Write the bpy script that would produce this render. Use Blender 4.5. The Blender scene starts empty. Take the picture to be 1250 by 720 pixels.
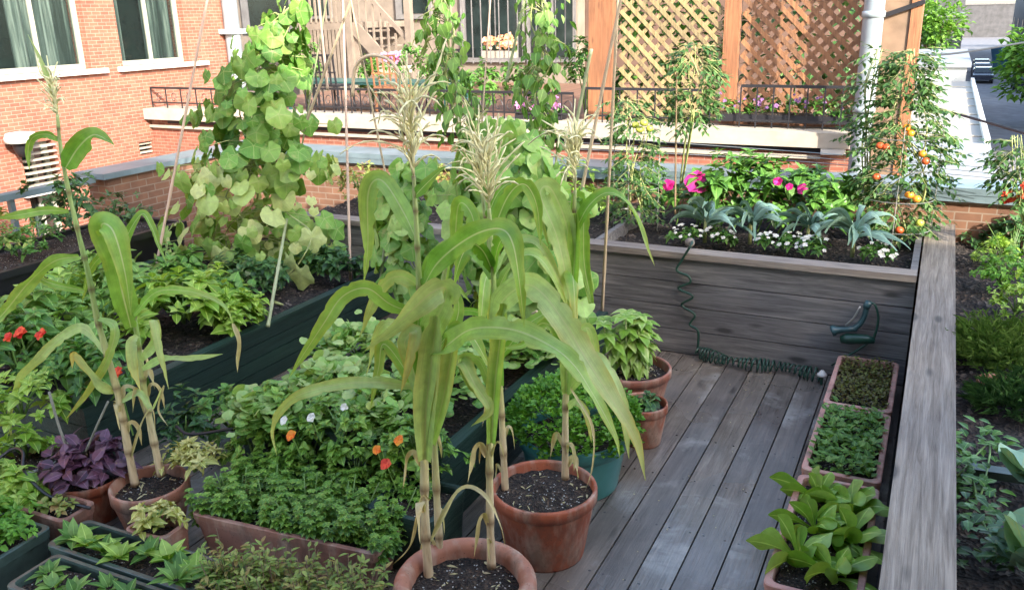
import bpy, math, random
from mathutils import Vector, Matrix
random.seed(11)
R=random.random
U=random.uniform
V=Vector
C=bpy.context.scene
col=C.collection
rad=math.radians
# ------------------------------------------------------------------ camera
FPX=1050.0; PIT=rad(18.0); ROLL=rad(-1.3); YAW=rad(26.4); H=2.1
CAM=V((0,0,H))
_Rz=Matrix.Rotation(YAW,3,'Z')
FW=_Rz@V((0,math.cos(PIT),-math.sin(PIT))); RT=_Rz@V((1,0,0)); UP=RT.cross(FW)
R2=RT*math.cos(ROLL)+UP*math.sin(ROLL); U2=-RT*math.sin(ROLL)+UP*math.cos(ROLL)
def ray(x,y): return FW*FPX+R2*(x-625)-U2*(y-360)
def PZ(x,y,z): d=ray(x,y); return CAM+d*((z-H)/d.z)
def PY(x,y,Y): d=ray(x,y); return CAM+d*(Y/d.y)
def PX(x,y,X): d=ray(x,y); return CAM+d*(X/d.x)
def depth(p): return (V(p)-CAM).dot(FW)
cam=bpy.data.objects.new('camera',bpy.data.cameras.new('camera')); col.objects.link(cam)
cam.matrix_world=Matrix.Translation(CAM)@Matrix((R2,U2,-FW)).transposed().to_4x4()
cam.data.sensor_width=36; cam.data.lens=FPX/1250*36; cam.data.clip_start=.05; cam.data.clip_end=2000
C.camera=cam
# ------------------------------------------------------------------ light
SUND=V((0.74,-0.56,0.50)).normalized()
w=bpy.data.worlds.new('World'); C.world=w; w.use_nodes=True
nt=w.node_tree; nt.nodes.clear()
sk=nt.nodes.new('ShaderNodeTexSky'); sk.sky_type='NISHITA'; sk.sun_disc=False
sk.sun_elevation=math.asin(SUND.z); sk.sun_rotation=math.atan2(SUND.x,SUND.y)
sk.air_density=1.0; sk.dust_density=2.0; sk.ozone_density=1.0
bg=nt.nodes.new('ShaderNodeBackground'); bg.inputs[1].default_value=0.15
ow=nt.nodes.new('ShaderNodeOutputWorld')
nt.links.new(sk.outputs[0],bg.inputs[0]); nt.links.new(bg.outputs[0],ow.inputs[0])
sl=bpy.data.lights.new('sun','SUN'); sl.energy=2.0; sl.angle=rad(0.55); sl.color=(1,.96,.90)
so=bpy.data.objects.new('sun',sl); col.objects.link(so); so.rotation_euler=SUND.to_track_quat('Z','Y').to_euler()
C.view_settings.view_transform='Standard'; C.view_settings.look='None'; C.view_settings.gamma=1
C.view_settings.exposure=2.65; C.view_settings.use_curve_mapping=False
C.view_settings.use_white_balance=True; C.view_settings.white_balance_temperature=7000
C.render.engine='CYCLES'
# ------------------------------------------------------------------ materials
class NT:
    def __init__(s,name):
        s.m=bpy.data.materials.new(name); s.m.use_nodes=True; s.t=s.m.node_tree; s.t.nodes.clear()
        s.out=s.n('ShaderNodeOutputMaterial'); s.b=s.n('ShaderNodeBsdfPrincipled'); s.l(s.b.outputs[0],s.out.inputs[0])
    def n(s,k,**kw):
        x=s.t.nodes.new(k)
        for a,b in kw.items(): setattr(x,a,b)
        return x
    def l(s,a,b): s.t.links.new(a,b)
    def attr(s,name):
        return s.n('ShaderNodeAttribute',attribute_name=name)
    def ramp(s,fac,stops,interp='LINEAR'):
        r=s.n('ShaderNodeValToRGB'); cr=r.color_ramp; cr.interpolation=interp
        while len(cr.elements)<len(stops): cr.elements.new(.5)
        for e,(p,c) in zip(cr.elements,stops): e.position=p; e.color=(*c,1) if len(c)==3 else c
        s.l(fac,r.inputs[0]); return r.outputs[0]
    def coord(s,scale=(1,1,1),which='Object'):
        tc=s.n('ShaderNodeTexCoord'); mp=s.n('ShaderNodeMapping'); mp.inputs['Scale'].default_value=scale
        s.l(tc.outputs[which],mp.inputs[0]); return mp.outputs[0]
    def noise(s,vec,scale,detail=4,rough=.55,dist=0):
        x=s.n('ShaderNodeTexNoise'); x.inputs['Scale'].default_value=scale; x.inputs['Detail'].default_value=detail
        x.inputs['Roughness'].default_value=rough; x.inputs['Distortion'].default_value=dist
        if vec: s.l(vec,x.inputs['Vector'])
        return x.outputs[0]
    def mix(s,fac,a,b,mode='MIX'):
        x=s.n('ShaderNodeMix',data_type='RGBA',blend_type=mode)
        for sock,v in ((x.inputs[0],fac),(x.inputs[6],a),(x.inputs[7],b)):
            if hasattr(v,'links'): s.l(v,sock)
            elif isinstance(v,(int,float)): sock.default_value=v
            else: sock.default_value=(*v,1)
        return x.outputs[2]
    def math(s,op,a,b=0,c=0):
        x=s.n('ShaderNodeMath',operation=op)
        for i,v in enumerate((a,b,c)):
            if hasattr(v,'links'): s.l(v,x.inputs[i])
            else: x.inputs[i].default_value=v
        return x.outputs[0]
    def base(s,c):
        if hasattr(c,'links'): s.l(c,s.b.inputs['Base Color'])
        else: s.b.inputs['Base Color'].default_value=(*c,1)
    def rough(s,v):
        if hasattr(v,'links'): s.l(v,s.b.inputs['Roughness'])
        else: s.b.inputs['Roughness'].default_value=v
    def bump(s,h,strength=.3,dist=.01):
        x=s.n('ShaderNodeBump'); x.inputs['Strength'].default_value=strength; x.inputs['Distance'].default_value=dist
        s.l(h,x.inputs['Height']); s.l(x.outputs[0],s.b.inputs['Normal'])
M={}
def plain(name,c,rough=.6,metal=0,var=.25,scale=12,bump=.15,spec=None):
    n=NT(name); v=n.coord(); f=n.noise(v,scale,6)
    c1=tuple(x*(1-var) for x in c); c2=tuple(min(1,x*(1+var)) for x in c)
    n.base(n.ramp(f,[(.3,c1),(.7,c2)])); n.rough(rough); n.b.inputs['Metallic'].default_value=metal
    if bump: n.bump(f,bump,.004)
    M[name]=n.m; return n
def leafmat(name,cols,trans=.3,rough=.42,kind=None,tip=None):
    n=NT(name); a=n.attr('rnd').outputs['Fac']; k=len(cols)
    c=n.ramp(a,[(i/(k-1),x) for i,x in enumerate(cols)])
    lp=n.attr('lp').outputs['Vector']; sp=n.n('ShaderNodeSeparateXYZ'); n.l(lp,sp.inputs[0]); X,Y=sp.outputs[0],sp.outputs[1]
    nz=n.noise(n.coord(),28,3); c=n.mix(.35,c,n.ramp(nz,[(.3,(.45,.45,.4)),(.7,(1.35,1.3,1.2))]),'MULTIPLY')
    if kind=='corn':
        ax=n.math('ABSOLUTE',X); rib=n.ramp(ax,[(.045,(1,1,1)),(.09,(0,0,0))])
        cv=n.n('ShaderNodeCombineXYZ'); n.l(n.math('MULTIPLY',X,5.5),cv.inputs[0]); n.l(n.math('MULTIPLY',Y,1.2),cv.inputs[1]); n.l(n.math('MULTIPLY',a,40),cv.inputs[2])
        stn=n.noise(cv.outputs[0],2.6,5,.7); st=n.math('MULTIPLY_ADD',stn,.75,.62)
        cc=n.n('ShaderNodeCombineColor'); [n.l(st,cc.inputs[i]) for i in range(3)]
        c=n.mix(1,c,cc.outputs[0],'MULTIPLY'); c=n.mix(n.math('MULTIPLY',rib,.75),c,(.50,.58,.30))
        yl=n.attr('yel').outputs['Fac']
        yy=n.math('MULTIPLY',yl,n.ramp(n.noise(n.coord((1,1,1)),7,3),[(.3,(0.2,)*3),(.65,(1,1,1))]))
        c=n.mix(yy,c,(.50,.43,.11))
        n.bump(stn,.5,.003)
    elif kind=='palmate':
        ang=n.math('ARCTAN2',Y,X); r=n.math('SQRT',n.math('ADD',n.math('MULTIPLY',X,X),n.math('MULTIPLY',Y,Y)))
        sn=n.math('ABSOLUTE',n.math('SINE',n.math('MULTIPLY',ang,2.5)))
        v=n.math('LESS_THAN',n.math('MULTIPLY',sn,r),.055)
        sn2=n.math('ABSOLUTE',n.math('SINE',n.math('ADD',n.math('MULTIPLY',ang,10),n.math('MULTIPLY',r,9))))
        v2=n.math('LESS_THAN',sn2,.17)
        c=n.mix(n.math('MULTIPLY',v2,.25),c,(.30,.36,.12)); c=n.mix(n.math('MULTIPLY',v,.6),c,(.36,.42,.16))
        dead=n.ramp(n.noise(n.coord(),16,4),[(.6,(0,0,0)),(.72,(1,1,1))]); c=n.mix(n.math('MULTIPLY',dead,.45),c,(.42,.38,.16))
        n.bump(n.noise(n.coord(),40,3),.3,.004)
    elif kind=='oval':
        rib=n.math('LESS_THAN',n.math('ABSOLUTE',X),.07); c=n.mix(n.math('MULTIPLY',rib,.45),c,tuple(min(1,x*2.2) for x in cols[-1]))
    if kind=='oval' and 'petal' not in name:
        bl=n.noise(n.coord(),19,5,.7); c=n.mix(n.ramp(bl,[(.63,(0,0,0)),(.70,(.7,.7,.7))]),c,(.26,.22,.07))
    if kind=='varieg': c=n.mix(n.math('MULTIPLY',n.ramp(n.math('ADD',n.math('ABSOLUTE',X),n.math('MULTIPLY',n.noise(n.coord(),35,5,.7),1.0)),[(.95,(0,0,0)),(1.2,(.6,.6,.6))]),n.ramp(a,[(.4,(.15,.15,.15)),(.9,(1,1,1))])),c,(.55,.62,.28))
    if tip: c=n.mix(n.math('MULTIPLY',n.math('GREATER_THAN',Y,.82),.6),c,tip)
    n.base(c); n.rough(rough); n.b.inputs['Specular IOR Level'].default_value=.4
    tr=n.n('ShaderNodeBsdfTranslucent'); n.l(n.mix(1,c,(1.25,1.2,.5),'MULTIPLY'),tr.inputs[0])
    mx=n.n('ShaderNodeMixShader'); mx.inputs[0].default_value=trans
    n.l(n.b.outputs[0],mx.inputs[1]); n.l(tr.outputs[0],mx.inputs[2]); n.l(mx.outputs[0],n.out.inputs[0])
    M[name]=n.m
# leaves (linear colours)
leafmat('corn_leaf',[(.12,.31,.035),(.25,.47,.09),(.46,.62,.28)],.38,.30,'corn')
leafmat('corn_dry',[(.42,.36,.18),(.52,.47,.27),(.60,.54,.34)],.3,.6)
leafmat('cuke_leaf',[(.06,.19,.03),(.14,.32,.055),(.28,.44,.11),(.50,.57,.25)],.3,.5,'palmate')
leafmat('squash_leaf',[(.12,.30,.05),(.22,.43,.09),(.42,.58,.20)],.3,.5,'palmate')
leafmat('bean_leaf',[(.06,.17,.03),(.12,.27,.05),(.22,.38,.10)],.35,.45,'oval')
leafmat('mid_leaf',[(.03,.10,.02),(.06,.17,.03),(.12,.27,.05)],.25,.4,'oval')
leafmat('dark_leaf',[(.018,.055,.02),(.035,.10,.03),(.06,.15,.04)],.2,.4,'oval')
leafmat('lime_leaf',[(.09,.22,.02),(.20,.38,.04),(.38,.55,.13)],.35,.4,'oval')
leafmat('basil_leaf',[(.12,.28,.03),(.22,.42,.06),(.36,.55,.14)],.3,.4,'varieg')
leafmat('salad_leaf',[(.12,.28,.03),(.22,.42,.06),(.36,.56,.15)],.3,.38,'oval')
leafmat('nasturtium_leaf',[(.05,.17,.03),(.11,.28,.05),(.22,.42,.10),(.38,.52,.20)],.3,.45,'palmate')
leafmat('mint_leaf',[(.03,.09,.018),(.06,.16,.022),(.11,.25,.03),(.20,.35,.06)],.2,.42,'oval')
leafmat('yellow_leaf',[(.22,.29,.05),(.40,.42,.11),(.55,.52,.22)],.25,.5,'oval')
leafmat('parsley_leaf',[(.06,.20,.02),(.11,.30,.03),(.17,.38,.05)],.3,.42)
leafmat('dill_leaf',[(.05,.12,.02),(.09,.18,.035),(.14,.24,.06)],.3,.5)
leafmat('brown_sedum',[(.08,.06,.02),(.12,.12,.025),(.14,.17,.03)],.15,.5)
leafmat('olive_leaf',[(.08,.13,.02),(.15,.23,.04),(.27,.35,.08),(.26,.17,.06)],.2,.5)
leafmat('purple_leaf',[(.04,.015,.032),(.08,.03,.06),(.15,.07,.11)],.15,.35,'oval')
leafmat('kale_leaf',[(.08,.16,.13),(.14,.25,.20),(.22,.36,.29)],.1,.5,'oval')
leafmat('cabbage_leaf',[(.12,.25,.18),(.18,.34,.24),(.24,.42,.30)],.15,.4,'palmate')
leafmat('tomato_leaf',[(.03,.09,.025),(.06,.15,.04),(.10,.20,.06)],.3,.5)
leafmat('tree_leaf',[(.04,.12,.02),(.09,.22,.03),(.16,.33,.05)],.3,.5)
leafmat('magenta_petal',[(.38,.005,.13),(.55,.015,.22),(.68,.05,.32)],.3,.5)
leafmat('red_petal',[(.6,.02,.02),(.75,.07,.03),(.85,.12,.04)],.2,.5)
leafmat('orange_petal',[(.8,.14,.01),(.85,.28,.02),(.9,.38,.03)],.2,.5)
leafmat('white_petal',[(.6,.6,.56),(.72,.72,.68),(.8,.8,.78)],.2,.6)
leafmat('pink_petal',[(.55,.15,.45),(.65,.25,.55),(.75,.4,.6)],.2,.5)
leafmat('purple_petal',[(.16,.07,.20),(.24,.11,.28),(.3,.16,.34)],.2,.5)
leafmat('peach_petal',[(.75,.30,.14),(.8,.42,.24),(.85,.55,.35)],.2,.5)
# stalk: tan dry sheath at the bottom turning green
n=NT('corn_stalk'); lp=n.attr('lp').outputs['Vector']; sp=n.n('ShaderNodeSeparateXYZ'); n.l(lp,sp.inputs[0])
c=n.ramp(sp.outputs[1],[(0,(.52,.40,.25)),(.18,(.55,.46,.27)),(.34,(.42,.42,.17)),(.55,(.24,.36,.09)),(1,(.34,.42,.16))])
c=n.mix(.5,c,n.ramp(n.noise(n.coord((30,30,4)),3,4),[(.33,(.42,.34,.28)),(.5,(1,.97,.93)),(.7,(1.25,1.25,1.25))]),'MULTIPLY')
c=n.mix(n.math('MULTIPLY',n.attr('yel').outputs['Fac'],.8),c,(.13,.07,.03)); n.base(c); n.rough(.5); n.bump(n.noise(n.coord((60,60,3)),3,3),.6,.004); M['corn_stalk']=n.m
plain('tassel',(.78,.74,.42),.7,0,.15,30)
plain('green_stem',(.12,.22,.05),.5,0,.3,15)
plain('pale_stem',(.32,.36,.14),.5,0,.3,15)
plain('woody_stem',(.16,.11,.06),.7,0,.3,15)
plain('bamboo',(.50,.40,.27),.5,0,.18,9)
plain('pink_bamboo',(.52,.38,.30),.5,0,.18,9)
plain('green_bamboo',(.30,.34,.19),.5,0,.2,9)
plain('black_plastic',(.012,.012,.014),.4,0,.3,8)
plain('green_tray_plastic',(.045,.075,.062),.35,0,.35,14,.1)
plain('teal_plastic',(.045,.20,.185),.3,0,.2,6,.05)
plain('cream_stone',(.35,.315,.255),.8,0,.12,6)
plain('white_paint',(.55,.54,.50),.5,0,.06,6)
plain('grey_metal',(.34,.42,.45),.35,.3,.2,5)
plain('coping_metal',(.17,.235,.26),.38,.35,.25,4)
plain('pipe_metal',(.27,.32,.35),.4,.2,.2,3)
plain('dark_iron',(.03,.03,.035),.5,.5,.2,6)
plain('teal_iron',(.03,.11,.10),.4,.2,.2,6)
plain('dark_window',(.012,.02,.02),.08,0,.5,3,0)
plain('asphalt',(.14,.14,.15),.9,0,.3,1.2)
plain('roof_white',(.27,.255,.225),.9,0,.08,.6)
plain('roof_blue',(.22,.24,.26),.8,0,.08,.5)
plain('beige_wood',(.19,.155,.125),.8,0,.2,4)
plain('grey_wood',(.15,.145,.145),.8,0,.25,4)
plain('stone_pot',(.24,.24,.20),.95,0,.35,18,.8)
plain('hose_green',(.010,.05,.035),.35,0,.3,8,.05)
plain('nozzle_teal',(.03,.075,.085),.3,0,.3,20,.1)
plain('fruit_orange',(.80,.26,.03),.25,0,.25,6,.03)
plain('fruit_red',(.62,.10,.03),.25,0,.25,6,.03)
plain('fruit_green',(.42,.46,.07),.25,0,.25,6,.03)
plain('bin_blue',(.04,.12,.19),.4,0,.2,3,.03)
plain('car_dark',(.03,.035,.05),.2,.3,.2,2,0)
plain('car_silver',(.30,.31,.33),.25,.4,.1,2,0)
n=NT('curtain'); g=n.noise(n.coord((1,9,.25)),1.6,4,.7); n.base(n.ramp(g,[(.38,(.03,.045,.045)),(.5,(.12,.16,.155)),(.62,(.38,.42,.40))])); n.rough(.85); M['curtain']=n.m  # light and dark of the vertical folds painted into the colour
plain('frame_paint',(.30,.31,.26),.5,0,.1,5)
plain('wire_metal',(.35,.36,.35),.4,.6,.2,3)
plain('pole_wood',(.20,.135,.09),.85,0,.25,6,.5)
plain('far_grey',(.07,.07,.075),.8,0,.3,1)
plain('dark_brick_wall',(.10,.06,.045),.9,0,.2,2)
# terracotta
def terra(name,c):
    n=NT(name); f=n.noise(n.coord(),7,7,.65); g=n.noise(n.coord((1,1,.35)),16,4)
    cc=n.ramp(f,[(.25,tuple(x*.55 for x in c)),(.5,c),(.75,tuple(min(1,x*1.3) for x in c))])
    cc=n.mix(n.ramp(g,[(.46,(0,0,0)),(.68,(.75,.75,.75))]),cc,(.45,.33,.25)); d2=n.noise(n.coord((1,1,.6)),4.2,8,.7); cc=n.mix(n.ramp(d2,[(.5,(0,0,0)),(.62,(.55,.55,.55))]),cc,(.07,.05,.035))
    sp_=n.n('ShaderNodeTexVoronoi'); sp_.inputs['Scale'].default_value=60; n.l(n.coord(),sp_.inputs[0]); cc=n.mix(n.math('MULTIPLY',n.math('LESS_THAN',sp_.outputs['Distance'],.14),.6),cc,(.06,.045,.03))
    n.base(cc); n.rough(n.ramp(f,[(.3,(.45,)*3),(.7,(.8,)*3)])); n.bump(f,.25,.004); M[name]=n.m
terra('terracotta',(.31,.08,.035)); terra('terracotta_plastic',(.34,.12,.075)); terra('trough_plastic',(.28,.13,.09)); terra('pink_plastic',(.50,.25,.20)); terra('terracotta_wide',(.34,.14,.085))
# soil
n=NT('soil'); v=n.coord(); vo=n.n('ShaderNodeTexVoronoi'); vo.inputs['Scale'].default_value=110; n.l(v,vo.inputs[0])
sc=n.n('ShaderNodeSeparateColor'); n.l(vo.outputs['Color'],sc.inputs[0])
inn=n.math('LESS_THAN',vo.outputs['Distance'],.42)
wh=n.math('MULTIPLY',n.math('GREATER_THAN',n.math('ADD',sc.outputs[0],n.math('MULTIPLY',n.math('SUBTRACT',n.noise(v,9,3),.5),.6)),.90),inn)
c=n.ramp(sc.outputs[1],[(0,(.008,.006,.005)),(.7,(.022,.016,.012)),(1,(.07,.05,.035))]); c=n.mix(.7,c,n.ramp(n.noise(v,14,4),[(.35,(.5,.5,.5)),(.65,(2.2,1.9,1.6))]),'MULTIPLY'); c=n.mix(wh,c,(.42,.41,.37))
n.base(c); n.rough(.9); n.bump(vo.outputs['Distance'],1.0,.012); M['soil']=n.m
n=NT('mulch'); v=n.coord(); vo=n.n('ShaderNodeTexVoronoi'); vo.inputs['Scale'].default_value=55; n.l(v,vo.inputs[0])
sc=n.n('ShaderNodeSeparateColor'); n.l(vo.outputs['Color'],sc.inputs[0])
c=n.ramp(sc.outputs[1],[(0,(.007,.006,.006)),(.6,(.02,.015,.013)),(.92,(.05,.035,.028)),(1,(.16,.13,.11))])
n.base(c); n.rough(.95); n.bump(n.math('ADD',vo.outputs['Distance'],n.noise(v,30)),1.0,.015); M['mulch']=n.m
# weathered wood, grain along axis
def wood(name,axis,cols,rough=(.5,.8),wet=False,gs=1.0,knots=True):
    n=NT(name); s=[16*gs]*3; s[axis]=1.1
    tc=n.n('ShaderNodeTexCoord'); at=n.attr('rnd').outputs['Fac']
    cb=n.n('ShaderNodeCombineXYZ'); [n.l(n.math('MULTIPLY',at,k),cb.inputs[i]) for i,k in enumerate((13.,31.,7.))]
    ad=n.n('ShaderNodeVectorMath',operation='ADD'); n.l(tc.outputs['Object'],ad.inputs[0]); n.l(cb.outputs[0],ad.inputs[1])
    mp=n.n('ShaderNodeMapping'); mp.inputs['Scale'].default_value=s; n.l(ad.outputs[0],mp.inputs[0])
    g=n.noise(mp.outputs[0],2.2,8,.65,.6); big=n.noise(ad.outputs[0],1.6,4)
    c=n.ramp(g,[(.28,cols[0]),(.5,cols[1]),(.72,cols[2])])
    c=n.mix(.8,c,n.ramp(at,[(0,(.72,.74,.78)),(1,(1.22,1.16,1.08))]),'MULTIPLY')
    c=n.mix(.8,c,n.ramp(big,[(.3,(.70,.72,.78)),(.7,(1.2,1.18,1.12))]),'MULTIPLY')
    if knots:
        s2=[5]*3; s2[axis]=1.6; m2=n.n('ShaderNodeMapping'); m2.inputs['Scale'].default_value=s2; n.l(ad.outputs[0],m2.inputs[0])
        vo=n.n('ShaderNodeTexVoronoi'); vo.inputs['Scale'].default_value=1.3; n.l(m2.outputs[0],vo.inputs[0])
        c=n.mix(n.ramp(vo.outputs['Distance'],[(.07,(.85,.85,.85)),(.15,(0,0,0))]),c,tuple(x*.35 for x in cols[0]))
    n.base(c)
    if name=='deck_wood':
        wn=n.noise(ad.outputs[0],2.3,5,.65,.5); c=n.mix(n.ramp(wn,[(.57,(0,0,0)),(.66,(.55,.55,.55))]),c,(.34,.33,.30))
        st2=n.noise(ad.outputs[0],5,6,.7); c=n.mix(.5,c,n.ramp(st2,[(.35,(.6,.58,.56)),(.6,(1.15,1.15,1.15))]),'MULTIPLY')
        sx=n.n('ShaderNodeSeparateXYZ'); n.l(tc.outputs['Object'],sx.inputs[0])
        ux=n.math('ABSOLUTE',n.math('SUBTRACT',n.math('ABSOLUTE',n.math('SUBTRACT',n.math('FLOORED_MODULO',n.math('ADD',sx.outputs[0],6.3),.147),.07)),.045))
        uy=n.math('ABSOLUTE',n.math('SUBTRACT',n.math('FLOORED_MODULO',sx.outputs[1],.42),.21))
        dd=n.math('SQRT',n.math('ADD',n.math('MULTIPLY',ux,ux),n.math('MULTIPLY',uy,uy))); c=n.mix(n.math('LESS_THAN',dd,.0055),c,(.02,.018,.017)); n.base(c)
    if wet:
        p=n.noise(ad.outputs[0],1.3,3,.5,.4)
        r=n.mix(n.ramp(p,[(.47,(0,0,0)),(.6,(1,1,1))]),(rough[1],)*3,(rough[0],)*3); n.rough(r)
        n.b.inputs['Specular IOR Level'].default_value=.9
    else: n.rough(n.ramp(g,[(.3,(rough[1],)*3),(.7,(rough[0],)*3)]))
    s3=[55*gs]*3; s3[axis]=1.6; m3=n.n('ShaderNodeMapping'); m3.inputs['Scale'].default_value=s3; n.l(ad.outputs[0],m3.inputs[0])
    fine=n.noise(m3.outputs[0],2.0,6,.75,.3); c=n.mix(.4 if name=='deck_wood' else .65,c,n.ramp(fine,[(.36,(.45,.43,.42)),(.47,(.95,.95,.95)),(.7,(1.25,1.24,1.22))]),'MULTIPLY'); n.base(c)
    n.bump(n.math('ADD',g,n.math('MULTIPLY',fine,1.4)),.5,.004); M[name]=n.m
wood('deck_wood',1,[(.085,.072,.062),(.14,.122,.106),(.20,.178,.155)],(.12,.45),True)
wood('planter_wood',0,[(.07,.07,.072),(.14,.14,.145),(.235,.232,.235)])
wood('cap_wood',0,[(.13,.11,.10),(.21,.185,.165),(.30,.27,.24)])
wood('rail_wood',1,[(.10,.082,.066),(.19,.162,.132),(.28,.245,.205)],gs=1.6)
wood('side_wood',1,[(.06,.05,.045),(.11,.095,.085),(.16,.14,.12)])
wood('green_board',1,[(.005,.020,.015),(.009,.030,.023),(.017,.044,.034)],(.35,.6),False,1,False)
wood('cedar',2,[(.16,.065,.03),(.24,.105,.05),(.32,.15,.075)],(.5,.7))
wood('lattice_orange',2,[(.15,.07,.035),(.24,.115,.055),(.32,.17,.085)],(.5,.7),False,1,False)
wood('lattice_yellow',2,[(.17,.13,.06),(.26,.20,.10),(.34,.27,.15)],(.5,.7),False,1,False)
# brick
def brick(name,c1,c2,mortar,s=1.0):
    n=NT(name); g=n.n('ShaderNodeNewGeometry'); sp=n.n('ShaderNodeSeparateXYZ'); n.l(g.outputs['Position'],sp.inputs[0])
    sn=n.n('ShaderNodeSeparateXYZ'); n.l(g.outputs['Normal'],sn.inputs[0])
    fx=n.math('GREATER_THAN',n.math('ABSOLUTE',sn.outputs[0]),.6)
    u=n.math('ADD',n.math('MULTIPLY',sp.outputs[1],fx),n.math('MULTIPLY',sp.outputs[0],n.math('SUBTRACT',1,fx)))
    cb=n.n('ShaderNodeCombineXYZ'); n.l(u,cb.inputs[0]); n.l(sp.outputs[2],cb.inputs[1])
    b=n.n('ShaderNodeTexBrick'); n.l(cb.outputs[0],b.inputs['Vector'])
    b.inputs['Scale'].default_value=1; b.inputs['Brick Width'].default_value=.215*s; b.inputs['Row Height'].default_value=.075*s
    b.inputs['Mortar Size'].default_value=.006*s; b.inputs['Mortar Smooth'].default_value=.2; b.inputs['Bias'].default_value=-.1
    b.inputs['Color1'].default_value=(*c1,1); b.inputs['Color2'].default_value=(*c2,1); b.inputs['Mortar'].default_value=(*mortar,1)
    f=n.noise(cb.outputs[0],9,5); c=n.mix(.6,b.outputs['Color'],n.ramp(f,[(.3,(.72,.7,.7)),(.7,(1.25,1.25,1.2))]),'MULTIPLY')
    f2=n.noise(cb.outputs[0],1.1,3); c=n.mix(.5,c,n.ramp(f2,[(.3,(.85,.82,.8)),(.7,(1.12,1.12,1.12))]),'MULTIPLY')
    n.base(c); n.rough(.88); n.bump(b.outputs['Fac'],-.5,.006); M[name]=n.m
brick('brick_sunny',(.275,.098,.062),(.19,.062,.040),(.26,.20,.16),.66)
brick('brick_parapet',(.19,.095,.056),(.135,.066,.04),(.22,.17,.13),.8)
brick('unseen_house',(.24,.09,.06),(.18,.07,.05),(.3,.27,.24))
# window glass over the curtain with painted folds
n=NT('glass'); n.base((.02,.03,.03)); n.rough(.05); n.b.inputs['Transmission Weight'].default_value=.0
tp=n.n('ShaderNodeBsdfTransparent'); tp.inputs[0].default_value=(.85,.9,.88,1); mx=n.n('ShaderNodeMixShader'); mx.inputs[0].default_value=.22
n.l(tp.outputs[0],mx.inputs[1]); n.l(n.b.outputs[0],mx.inputs[2]); n.l(mx.outputs[0],n.out.inputs[0]); M['glass']=n.m
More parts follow.
